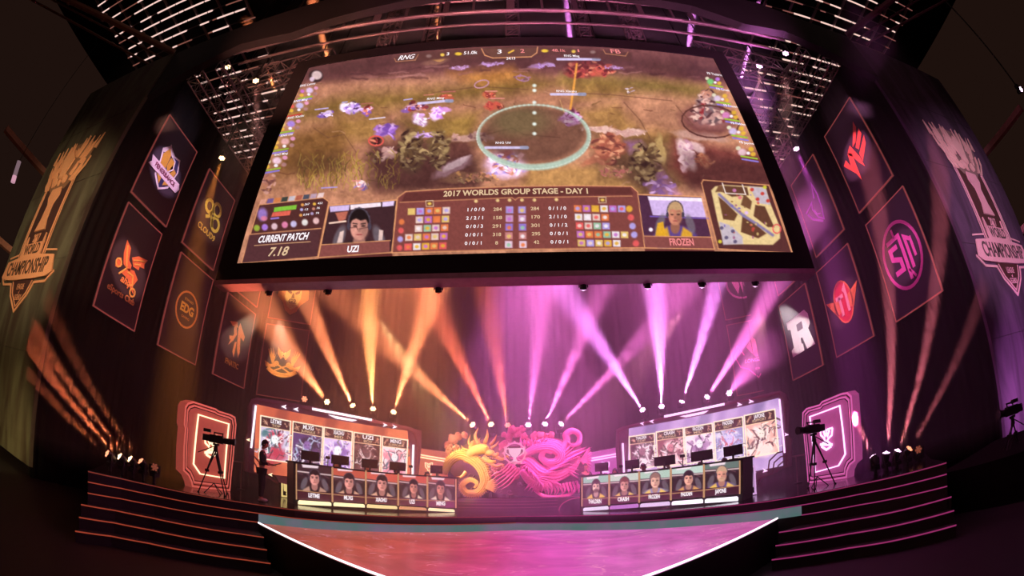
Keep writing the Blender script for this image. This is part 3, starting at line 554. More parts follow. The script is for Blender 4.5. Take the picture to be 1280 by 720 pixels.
# left info box
panel([(324, 256), (404, 247), (411, 252), (397, 321), (302, 329)], (78, 40, 40)); cv.poly([(312, 292.5), (401, 285), (396, 320.5), (303, 328.5)], (82, 46, 50), .95, .5); cv.line([(312, 293), (401, 285.5)], 1.1, LN)
for k in range(9): cv.poly([(326+9*k, 249.5-k*1.0), (333.4+9*k, 248.7-k*1.0), (331.8+9*k, 254.6-k), (324+9*k, 255.4-k)], [(216, 150, 130), (110, 84, 140), (206, 120, 70), (50, 60, 56), (196, 186, 196), (170, 90, 70), (70, 74, 90), (180, 150, 170), (230, 200, 200)][k], .95, .5)
cv.ell(328, 268, 6, 8, (150, 116, 190), .95, .3); cv.ell(330, 273, 4, 3, (216, 120, 150), .9, .3); cv.poly([(343, 259.5), (371, 256), (370, 261.5), (342, 265)], (126, 186, 60), 1, .4); cv.poly([(341, 265.5), (364, 263), (362, 269), (339, 271)], (216, 96, 80), 1, .4); cv.line([(339, 273.4), (348, 272.4)], 2, (150, 120, 210), 1)
for x, y, c in [(378, 256, (220, 150, 80)), (377, 262, (180, 170, 220)), (376, 269, (220, 150, 80)), (393, 255, (226, 176, 70)), (392, 261, (200, 130, 110)), (390, 267, (170, 150, 190))]: cv.ell(x, y, 2, 1.8, c, 1, .3)
for x, y, c in [(321, 285, (150, 170, 60)), (331, 284, (170, 120, 220)), (343, 283, (226, 190, 200)), (356, 281, (226, 130, 170)), (367, 280, (200, 190, 230)), (381, 278, (230, 224, 220)), (395, 276, (236, 190, 190))]: cv.ell(x, y, 3.8, 4, c, .95, .25)
cv.line([(318, 307), (388, 302)], .8, (236, 180, 130), .9)
# left and right player cameras
panel([(411, 257), (496, 250), (490, 315.5), (398, 322)], (60, 34, 40))
cv.poly([(412, 258), (437, 256), (436, 263), (413, 265)], (206, 180, 226), 1, .5); cv.poly([(438, 256), (476, 253), (476, 258), (438, 262)], (250, 226, 236), 1, .5); cv.poly([(478, 252.5), (493, 251), (492, 257), (478, 258.5)], (226, 200, 240), 1, .5); cv.poly([(419, 266), (435, 264), (432, 274), (424, 278)], (200, 110, 90), .9, .8)
cv.line([(412, 279), (432, 276.5)], 2, (250, 210, 190), 1); portrait(cv, 449, 281, 18.5, skin=(206, 140, 126), top=(36, 24, 32)); cv.poly([(425, 290), (430, 288), (428, 303), (421, 304)], (236, 200, 190), .9, .6); cv.poly([(474, 287), (479, 288), (478, 300), (473, 301)], (236, 200, 190), .9, .6)
cv.line([(437, 285), (446, 284), (447, 287)], .8, (60, 30, 30), .8); cv.line([(450, 286), (460, 284)], .8, (60, 30, 30), .8)
cv.poly([(402, 306.5), (487, 301), (487, 315), (399, 321.5)], DK2, 1, .5); cv.line([(402, 306), (488, 300.5)], 1, LN); cv.poly([(398, 322.5), (490, 316), (492, 330), (396, 336)], DK, 1, .5); cv.line([(411, 257), (496, 250), (490, 315.5), (398, 322), (411, 257)], 1.2, LN)
panel([(796, 243), (877, 246), (893, 311.5), (806, 310)], (74, 40, 66))
cv.poly([(810, 246), (878, 248), (884, 272), (816, 269)], (214, 184, 236), .95, .6); cv.poly([(810, 245.5), (878, 247.5), (879, 252), (811, 250)], (250, 230, 246), 1, .5); cv.line([(813, 270.5), (885, 273)], 1.6, (120, 90, 190), .9)
portrait(cv, 844, 267, 14, hair=(190, 150, 110), skin=(200, 128, 104), top=(92, 66, 130), trim=(226, 166, 40)); cv.poly([(822, 279), (829, 277), (832, 295), (819, 295)], (226, 166, 40), .95, .6); cv.ell(813.5, 287, 2.4, 2.4, (255, 240, 255), 1, .3); cv.poly([(805.5, 295), (890, 296), (893, 311), (806.5, 309.5)], DK2, 1, .5); cv.line([(805.5, 295), (890.5, 296.5)], 1, LN); cv.poly([(806, 310.5), (893, 312), (894, 322), (806, 322)], DK, 1, .5); cv.line([(796, 243), (877, 246), (893, 311.5), (806, 310), (796, 243)], 1.2, LN)
# centre score table
panel([(507, 239.5), (560, 236), (640, 233), (720, 232), (789, 233), (797, 240), (806, 309.5), (640, 312), (490, 316), (497, 247)], (124, 64, 60)); cv.poly([(507, 241), (640, 234.5), (788, 234.5), (792, 243), (640, 246.5), (502, 252)], (94, 46, 44), .9, 1); cv.line([(500, 253), (640, 247), (644, 250), (648, 247), (790, 245)], .9, LN, .9)
cols = [(230, 200, 190), (176, 160, 226), (226, 120, 70), (226, 90, 90), (190, 110, 190), (226, 190, 110), (150, 190, 160), (236, 224, 230), (226, 170, 60)]
for r in range(5):
    y = 264+10.8*r-.0
    for k, x in enumerate([514.5, 525.5, 536.5, 547, 558]):
        if r in (1, 2) and k == 0: continue
        yy = y+1-(x-500)*.035+ (1 if r > 3 else 0); xx = x-1.1*r
        cv.poly([(xx-4.6, yy-4), (xx+4.6, yy-4.3), (xx+4.4, yy+4), (xx-4.8, yy+4.3)], rr.choice(cols), .95, .6); cv.ell(xx, yy, 2.6, 2.2, rr.choice(cols), .9, .3)
    if r: cv.ell(503-.9*r, y+2.6, 3.4, 3.6, cols[(2, 3, 1, 3)[r-1]], .95, .3)
    for x, dx in ((637, -.3), (652.5, .3)):
        cv.poly([(x-4.6+dx*r, y-6), (x+4.6+dx*r, y-6), (x+4.6+dx*r, y+2.6), (x-4.6+dx*r, y+2.6)], [(170, 150, 220), (200, 150, 190), (150, 120, 210), (200, 130, 130), (230, 200, 220)][r], .95, .6); cv.ell(x+dx*r, y-1, 2.6, 2.4, rr.choice(cols), .9, .3)
    n = (6, 4, 4, 6, 5)[r]
    for k in range(n):
        xx = 722+11*k+1.2*r; yy = y-3.4+.1*k
        cv.poly([(xx-4.6, yy-4.2), (xx+4.6, yy-4), (xx+4.8, yy+4.2), (xx-4.4, yy+4)], rr.choice(cols), .95, .6); cv.ell(xx, yy, 2.6, 2.2, rr.choice(cols), .9, .3)
    cv.ell(786.5+2.1*r, y-3, 4, 4, cols[(8, 3, 1, 1, 3)[r]], .95, .25)
for x, y in ((537, 254.5), (753, 250)): cv.poly([(x-5, y-4), (x+5, y-4.2), (x+5, y+3.8), (x-5, y+4)], (216, 180, 150), 1, .4); cv.poly([(x-4, y-3), (x+4, y-3.2), (x+4, y+2.8), (x-4, y+3)], (120, 70, 50), 1, .4); cv.ell(x, y, 2.4, 1.6, (230, 190, 90), 1, .3)
for x, y in ((595, 251.5), (622, 250.5), (637, 250.2), (652.5, 250), (668, 250), (695.5, 249.5)): cv.ell(x, y, 2.2, 2, (226, 190, 130), 1, .3)
# small map
panel([(877, 229), (879, 225), (961, 231.5), (990, 316.5), (898, 311)], (84, 44, 42))
cv.poly([(889, 238), (894, 233), (905, 231), (957, 234), (962, 252), (975, 284), (975, 298), (966, 306), (905, 305), (897, 276)], (226, 196, 140), 1, .8)
for p, c in [([(904, 232), (934, 234), (936, 244), (915, 246), (903, 240)], (92, 56, 40)), ([(937, 233), (957, 235), (963, 256), (947, 254)], (190, 176, 190)), ([(899, 277), (914, 282), (928, 296), (929, 305), (904, 306)], (190, 176, 190)),
             ([(898, 246), (906, 252), (922, 268), (918, 276), (904, 274)], (96, 58, 38)), ([(928, 270), (940, 276), (958, 292), (948, 298), (926, 290)], (92, 54, 38)), ([(944, 256), (956, 258), (968, 284), (960, 284), (942, 270)], (92, 54, 38)), ([(930, 242), (940, 252), (938, 262), (926, 256)], (104, 66, 44)), ([(898, 232), (904, 232), (903, 240), (894, 240)], (110, 70, 46))]:
    cv.poly(p, c, .95, .8)
cv.line([(899, 243), (914, 257), (930, 270), (946, 280), (966, 294)], 3.4, (130, 116, 160), .95, 1)
for k in range(26): cv.ell(rr.uniform(900, 960), rr.uniform(240, 300), rr.uniform(.8, 2), rr.uniform(.8, 2), rr.choice([(150, 84, 120), (196, 70, 60), (130, 90, 54), (220, 190, 120), (110, 90, 180)]), .8, .4)
for x, y, c in [(940, 237, (196, 60, 50)), (953, 242, (196, 60, 50)), (947, 249, (196, 60, 50)), (960, 251, (196, 60, 50)), (902, 285, (90, 80, 110)), (916, 289, (90, 80, 110)), (908, 297, (90, 80, 110)), (919, 302, (90, 80, 110)), (918, 238, (196, 120, 170)), (925, 247, (226, 120, 130)), (933, 266, (220, 180, 230)), (900, 302, (220, 200, 60)), (956, 234, (206, 200, 60))]: cv.ell(x, y, 2.4, 2.2, c, .95, .3)
cv.line([(903, 229), (907, 241.5), (932, 243), (928, 231)], 1.3, (250, 230, 220), .95); cv.line([(971+5*math.cos(t), 286+5.5*math.sin(t)) for t in np.linspace(0, 6.3, 14)], 1.4, (226, 90, 90), .95)
cv.grain(.05, 2.2, 21, 1)
# finished screen picture, evenly brightened
DISP = cv.mesh('display', P, ms, 1.12)
FIT = []
def scr(t, px, py, hpx, wpx, m='white_text', shear=0., fr=SF, plane=None, parent=None, w=.02, bold=.015):
    pl = plane or (Vector((0, SY, 0)), Vector((0, 1, 0)))
    c = atpl(px, py, *pl); a = atpl(px-wpx/2, py, *pl); b_ = atpl(px+wpx/2, py, *pl)
    h = atpl(px, py-hpx/2, *pl).z-atpl(px, py+hpx/2, *pl).z
    hz = fr.ux.normalized(); W = abs((b_-a).dot(hz)); q = c-fr.o
    o = text(t, fr, q.dot(hz), q.dot(fr.uz), h/.72, m, parent or DISP, shear=shear, w=w, bold=bold, ex=.0)
    FIT.append((o, W)); return o
scr('RNG', 507.5, 72.3, 5.5, 20, shear=.3); scr('FB', 769, 64.8, 5.2, 12, 'pink_text'); scr('3', 560, 68, 3.6, 3.4); scr('51.0k', 588, 66.5, 3.8, 17); scr('3', 624.5, 65.2, 5, 5.4); scr('2', 653, 64.4, 4.8, 5.4, 'pink_text')
scr('48.1k', 698, 63.6, 3.6, 17, 'pink_text'); scr('1', 723, 64, 3.4, 2, 'pink_text'); scr('24:13', 638.5, 73.6, 3.2, 11)
scr('2017 WORLDS GROUP STAGE - DAY 1', 645.5, 240.3, 6.8, 180, 'cream_text', bold=.03)
scr('CURRENT PATCH', 353, 298, 8.4, 61, shear=.2, bold=.03); scr('7.18', 347.5, 315.3, 11, 24, 'cream_text', shear=.2, bold=.02); scr('UZI', 441.5, 312, 8, 14, bold=.03); scr('FROZEN', 852, 303.4, 8.6, 30, 'pink_text', bold=.03)
for r, (a, b_, c, d) in enumerate([('1 / 0 / 0', '284', '284', '0 / 1 / 0'), ('2 / 2 / 1', '158', '170', '2 / 1 / 0'), ('0 / 0 / 3', '291', '301', '0 / 1 / 2'), ('0 / 0 / 1', '318', '295', '0 / 0 / 1'), ('0 / 0 / 1', '8', '42', '0 / 0 / 1')]):
    y = 262.6+10.5*r
    scr(a, 594.5-.6*r, y, 4.2, 21); scr(b_, 622-.3*r, y-.3, 4.2, 10.5 if len(b_) > 1 else 3.5, 'cream_text'); scr(c, 668.6+.5*r, y-1.2, 4.2, 10.5 if len(c) > 2 else 7, 'cream_text'); scr(d, 696.6+.8*r, y-1.6, 4.2, 22)
for t, x, y, l in [('RNG Letme', 384.5, 106.4, 18), ('RNG Mlxg', 376, 126, 16), ('RNG Xiaohu', 370, 146.6, 19), ('RNG Uzi', 358.5, 169.3, 14), ('RNG Ming', 351.5, 193.2, 16), ('FB Thaldrin', 893, 93.3, 17), ('FB Crash', 903.5, 112.6, 15), ('FB Frozen', 913, 133, 16), ('FB Padden', 922.5, 155.2, 17), ('FB Japone', 933, 179.2, 17),
                   ('RNG Ming', 544.5, 123.6, 21), ('RNG Xiaohu', 708, 114.6, 25), ('RNG Mlxg', 714.5, 70.4, 19), ('RNG Uzi', 629, 179, 19)]:
    scr(t, x, y, 2.7, l, bold=.01)
for t, x, y, l in [('267', 384, 255.8, 6), ('12', 383, 262.3, 4), ('0.94', 383, 268.8, 7), ('422', 400.5, 254.5, 6), ('76', 398, 260.6, 4), ('74', 397, 266.9, 4)]: scr(t, x, y, 2.4, l, bold=.01)
# ================================================================ TEAM BANNERS
def banner(label, blo, ux, W, z0, z1, logo, group='team banners on the side walls'):
    ux = Vector(ux).normalized(); n = ux.cross(Vector((0, 0, 1)))
    c = Vector((*blo, (z0+z1)/2))+ux*W/2+n*.12
    root = thing('team_banner', label, 'banner', c, group); fr = FR(c, ux, (0, 0, 1)); H = z1-z0
    cl = MB().prism([(-W/2, -H/2), (W/2, -H/2), (W/2, H/2), (-W/2, H/2)], fr, -.14, 0).build('cloth', 'bannercloth', root)
    MB().stroke([(-W/2, -H/2), (W/2, -H/2), (W/2, H/2), (-W/2, H/2)], .045, fr, -.06, .03, True).build('edge_tube', 'frame', root)
    k = W/2.6*1.2
    f2 = FR(c, ux*k, Vector((0, 0, k)))
    logo(cl, f2)
    return root
PM = {}
def paint(col, e=.0):
    if col not in PM: PM[col] = mat('print_%d_%d_%d' % col, col, .7, emit=col, es=e, var=.08)
    return PM[col]
def emb(root, f, col, polys=(), strokes=(), w=.0, e=.0):
    mb = MB()
    for p in polys: mb.prism(p, f, w, w+.02)
    for s in strokes: mb.stroke(s[0], s[1], f, w, w+.02, len(s) > 2 and s[2])
    return mb.build('emblem', paint(col, e), root)
def circ(cx, cy, r, n=20, ry=None): return arc(cx, cy, r, 0, 360-360/n, n-1, ry)
def lg_shield(root, f):
    emb(root, f, (250, 235, 240), [[(-.62, .5), (-.5, .1), (-.45, -.5), (0, -.85), (.45, -.5), (.62, .3), (.45, .75), (.1, .68), (-.3, .85)]])
    emb(root, f, (44, 40, 90), [[(-.52, .4), (-.42, .1), (-.38, -.45), (0, -.75), (.38, -.45), (.54, .25), (.4, .65), (.1, .6)]], w=.02)
    emb(root, f, (226, 170, 60), [[(-.5, .35), (-.3, .7), (-.1, .6), (-.1, -.66), (-.36, -.44)], [(.15, .3), (.5, .2), (.38, -.42), (.1, -.6)], [(-.05, .5), (.2, .45), (.3, .1), (.1, -.1), (-.08, .1)]], w=.035)
    emb(root, f, (250, 235, 240), [], [([(-.35, .85), (-.1, .55), (.2, .5), (.28, .2), (.05, -.1)], .05)], w=.05)
    emb(root, f, (245, 225, 235), [[(-.95, -.05), (-.85, -.25), (-.98, -.42), (.85, -.42), (.98, -.2), (.88, -.02)]], w=.05)
    text('FENERBAHCE', f, 0, -.23, .3, paint((120, 30, 70)), root, sx=.9, w=.085, bold=.03)
def lg_cloud(root, f):
    emb(root, f, (236, 236, 120), [], [(circ(-.3, .42, .24, 14), .13, True), (circ(.22, .55, .26, 14), .13, True), (circ(.38, .0, .26, 14), .13, True), ([(-.15, .25), (.1, .05), (.25, -.2)], .13), ([(.05, .4), (-.15, .05), (-.32, -.05)], .13)])
    text('CLOUD9', f, 0, -.55, .42, paint((236, 226, 120)), root, sx=.95, w=.03, bold=.02)
def lg_flame(root, f):
    emb(root, f, (240, 130, 90), [[(-.5, .75), (-.2, .6), (-.1, .2), (.1, .1), (.1, -.15), (-.3, -.05), (-.45, .3)], [(.0, .35), (.3, .55), (.8, .65), (.7, .45), (.75, .3), (.5, .25), (.5, .12), (.2, .1)], [(-.1, -.1), (.3, .0), (.6, -.2), (.45, -.5), (.6, -.75), (.3, -.6), (.1, -.4), (-.3, -.35)], [(-.7, -.1), (-.5, .1), (-.35, -.1), (-.5, -.3), (-.65, -.3)]])
    emb(root, f, (252, 200, 110), [], [([(-.4, .6), (-.25, .2), (-.1, -.1), (-.4, -.45)], .06), ([(.1, .3), (.45, .45), (.7, .55)], .05), ([(.2, .2), (.5, .32)], .05), ([(.0, -.2), (.3, -.2), (.4, -.5), (.15, -.6)], .06), (circ(-.55, -.12, .14, 10), .06, True), (circ(.5, -.72, .14, 10), .06, True)], w=.025)
    text('eSports Club', f, .0, -1.02, .34, paint((245, 180, 120)), root, sx=.95, w=.03, bold=.025); text('ahq', f, .0, -.52, .4, paint((250, 160, 100)), root, shear=.3, w=.05, bold=.03)
def lg_ring(root, f):
    emb(root, f, (250, 190, 110), [], [(circ(0, 0, .62, 28), .07, True)])
    text('EDG', f, 0, .0, .56, paint((250, 226, 110)), root, sx=.95, w=.03, bold=.04); text('EDWARD', f, 0, .32, .16, paint((240, 210, 110)), root, w=.03); text('GAMING', f, 0, -.3, .16, paint((240, 190, 110)), root, w=.03)
def lg_fork(root, f):
    emb(root, f, (244, 170, 110), [[(-.6, .62), (-.1, .78), (.02, .58), (-.35, .52)], [(-.1, .62), (.02, .3), (-.15, .0), (-.42, -.25), (-.3, .02), (-.16, .25), (-.25, .5)], [(.12, .8), (.2, .74), (.6, .4), (.55, .2), (.3, .3), (.42, -.3), (.36, -.52), (.2, -.2), (.1, .3), (.06, .6)], [(-.45, .1), (-.1, .2), (-.14, .05), (-.4, -.04)], [(-.02, -.02), (.1, .04), (.06, -.6), (-.08, -.42)]])
    text('FNATIC', f, 0, -.88, .4, paint((250, 226, 120)), root, sx=.95, w=.03, bold=.035)
def lg_wings(root, f):
    ps = []; st = []
    for k in (-1, 1):
        for i in range(6):
            a = math.radians(60+i*17); x = k*(.78-.02*i); ps.append([(k*.42, -.1+.03*i), (k*(.45+.48*math.cos(a*.8)), .0+.7*math.sin(a)*.9), (k*(.6+.4*math.cos(a)), -.05+.62*math.sin(a)), (k*.52, -.15)])
        ps.append([(k*.25, -.05), (k*.6, -.2), (k*.9, -.05), (k*.8, -.35), (k*.35, -.3)]); st.append(([(-k*.35, -.1), (k*.4, -.48)], .07))
        ps.append([(0, .25), (k*.1, .45), (k*.32, .68), (k*.3, .35), (k*.12, .1)])
    st.append((arc(0, .15, .95, 222, 318, 8, .78), .2)); st.append((circ(-.3, -.12, .1, 8), .06, True)); st.append((circ(.3, -.12, .1, 8), .06, True))
    emb(root, f, (246, 190, 100), ps, st); text('M', f, 0, .36, .34, paint((250, 214, 130)), root, w=.04, bold=.05); text('GIGABYTE MARINES', f, 0, -.62, .12, paint((140, 70, 40)), root, w=.035)
def lg_mask(root, f):
    emb(root, f, (236, 160, 60), [[(-.75, .2), (-.8, -.5), (-.45, -.85), (-.3, -1.2), (0, -1.4), (.3, -1.2), (.45, -.85), (.8, -.5), (.75, .2)]])
    emb(root, f, (250, 226, 140), [[(-.4, .2), (-.42, -.5), (-.25, -.95), (0, -1.15), (.25, -.95), (.42, -.5), (.4, .2)]], w=.02)
    emb(root, f, (150, 90, 40), [[(-.32, -.1), (-.08, -.25), (-.12, -.35), (-.32, -.25)], [(.32, -.1), (.08, -.25), (.12, -.35), (.32, -.25)], [(-.03, -.3), (.03, -.3), (.08, -.55), (-.08, -.55)]], w=.04); text('G2', f, 0, -.72, .4, paint((150, 90, 40)), root, w=.045, bold=.04)
def lg_wedge(root, f):
    emb(root, f, (250, 96, 80), [[(-.85, .1), (-.62, .2), (-.52, -.15), (-.38, .3), (-.2, .2), (-.3, -.9), (-.42, -.55)], [(-.4, .3), (-.1, .45), (.1, -.2), (.12, -.62), (-.05, -.35), (-.18, -.05)], [(.0, .3), (.62, .95), (.62, .7), (.25, .32)], [(.12, .18), (.7, .58), (.7, .34), (.22, .02)], [(.15, -.1), (.78, .22), (.66, -.05), (.14, -.42)]])
def lg_wolf(root, f):
    emb(root, f, (200, 110, 220), [], [([(-.8, .1), (-.2, .25), (-.3, .0), (-.1, -.5), (.2, -.75), (.3, -.3), (.35, .3), (.25, .9), (.05, .3)], .07), ([(-.7, 0), (-.5, -.35), (.1, -.8)], .09), ([(-.2, -.1), (-.1, -.35), (.1, -.45)], .05)])
def lg_tsm(root, f):
    emb(root, f, (238, 100, 190), [], [(circ(0, 0, .84, 30, .98), .1, True), ([(-.1, .32), (-.45, .32), (-.45, .05), (-.12, -.1), (-.12, -.4), (-.5, -.4)], .15), ([(-.5, .56), (.1, .56), (.1, -.8)], .13), ([(.32, -.55), (.32, .4), (.5, .25)], .12), ([(.54, .3), (.54, -.3)], .1), ([(-.1, .56), (-.1, .86)], .08), ([(.1, -.5), (.3, -.8)], .08)])
def lg_t1(root, f):
    ps = [[(k*.2, .1-.1*i), (k*(1.0-.12*i), .32-.16*i), (k*(.85-.12*i), .12-.16*i), (k*.2, .02-.1*i)] for k in (-1, 1) for i in range(4)]
    emb(root, f, (226, 60, 70), [circ(0, 0, .52, 20, .72)]); emb(root, f, (250, 150, 90), ps, [(circ(0, 0, .52, 20, .72), .06, True)], w=.02)
    emb(root, f, (250, 190, 200), [], [([(-.36, .2), (.06, .2)], .14), ([(-.15, .2), (-.15, -.45)], .14), ([(.12, .32), (.24, .42), (.24, -.42)], .14)], w=.045)
def lg_blockr(root, f):
    emb(root, f, (255, 246, 240), [[(-.8, .72), (.62, .72), (.8, .5), (.8, .1), (.62, -.02), (.85, -.72), (.3, -.72), (.12, -.2), (-.02, -.2), (-.02, -.4), (.08, -.45), (.08, -.72), (-.8, -.72), (-.8, -.45), (-.6, -.38), (-.6, .36), (-.8, .42)]], e=.0)
    emb(root, f, (120, 100, 116), [[(-.1, .38), (.3, .38), (.3, .1), (-.1, .1)]], w=.022)
def lg_dragonshield(root, f):
    emb(root, f, (250, 120, 190), [[(-.2, .2), (-.35, .45), (.0, .85), (.3, .55), (.25, .2), (.4, -.1), (.0, -.05)]], [([(-.75, .6), (-.95, .1), (-.75, -.4), (-.4, -.55), (0, -1.0), (.4, -.55), (.75, -.4), (.95, .1), (.75, .6), (.5, .1)], .05), ([(-.75, .6), (-.5, .1)], .05)])
    text('LONGZHU', f, 0, -.2, .3, paint((255, 170, 220)), root, shear=.25, w=.03, bold=.03); text('龙珠', f, 0, -.6, .16, paint((255, 150, 200)), root, w=.03)
def lg_mring(root, f):
    emb(root, f, (250, 150, 210), [[(-.5, .3), (-.25, -.5), (-.1, -.1), (-.15, .3)], [(.5, .3), (.25, -.5), (.1, -.1), (.15, .3)], [(-.1, .3), (0, -.5), (.1, .3)]], [(circ(0, 0, .72, 26), .09, True)])
def lg_none(root, f):
    emb(root, f, (150, 96, 100), [], [(circ(0, 0, .6, 18), .05, True)])
LU = (0, 1, 0); RU = (0, -1, 0); zl = (CZ+4.0, CZ+8.33); zu = (CZ+8.77, CZ+12.92); zlr = (CZ+3.95, CZ+8.35); zur = (CZ+9.05, CZ+13.45)
BN = []
BN.append((banner('black banner with a blue and yellow shield crossed by a white ribbon, top row', (-15.02, 9.35), LU, 2.7, *zu, lg_shield), (200, 130, 200), 2.))
BN.append((banner('black banner with an orange winged beast above slanted small letters', (-15.02, 9.45), LU, 2.5, *zl, lg_flame), (255, 140, 50), 1.6))
BN.append((banner('black banner with a yellow looped cloud emblem under an orange light cone', (-15.02, 13.4), LU, 2.8, *zu, lg_cloud), (255, 160, 50), 1.2))
BN.append((banner('black banner with a dim gold ring emblem around three letters', (-15.02, 13.55), LU, 2.85, *zl, lg_ring), (255, 140, 70), .35))
BN.append((banner('black banner partly hidden behind the lower left corner of the giant screen', (-15.02, 18.0), LU, 2.9, *zu, lg_none), (255, 120, 60), .2))
BN.append((banner('black banner with an orange forked figure emblem, lowest beside the screen', (-15.02, 17.9), LU, 3.0, *zl, lg_fork), (255, 170, 80), 2.2))
cu = Vector((2.5, 1.12, 0)); 
BN.append((banner('black banner with a gold winged emblem in the left corner, lower row', (-14.95, 22.42), cu, 2.72, CZ+4., CZ+8.3, lg_wings), (255, 160, 40), 3))
BN.append((banner('black banner with a gold mask in the left corner, cut off by the screen', (-14.95, 22.42), cu, 2.72, CZ+8.7, CZ+13, lg_mask), (255, 150, 40), 2.))
BN.append((banner('black banner with a red wedge-shaped letter emblem on a magenta oval', (15.02, 12.5), RU, 2.8, *zur, lg_wedge), (255, 50, 170), 2.6))
BN.append((banner('black banner with a round magenta emblem of three letters', (15.02, 12.4), RU, 2.95, *zlr, lg_tsm), (255, 90, 200), 1.1))
BN.append((banner('black banner with a thin violet wolf head outline', (15.02, 16.6), RU, 2.7, *zur, lg_wolf), (210, 60, 220), .5))
BN.append((banner('black banner with a red winged roundel in the lower right row', (15.02, 16.95), RU, 2.95, *zlr, lg_t1), (255, 60, 110), 1.6))
BN.append((banner('black banner with a bold white block letter emblem on a pale oval', (15.02, 21.2), RU, 3.0, *zlr, lg_blockr), (255, 225, 235), 3))
BN.append((banner('black banner corner showing beneath the lower right corner of the giant screen', (15.02, 21.0), RU, 2.6, CZ+8.9, CZ+13.3, lg_none), (255, 100, 180), .2))
cr_ = Vector((2.78, -1.2, 0))
BN.append((banner('black banner with a pink dragon shield in the right corner, lower row', (12.7, 24.28), cr_, 2.95, CZ+4., CZ+8.4, lg_dragonshield), (255, 40, 130), 2.6))
BN.append((banner('black banner with a pink round emblem in the right corner, cut off by the screen', (12.7, 24.28), cr_, 2.95, CZ+8.75, CZ+13.1, lg_mring), (255, 70, 170), 1.1))

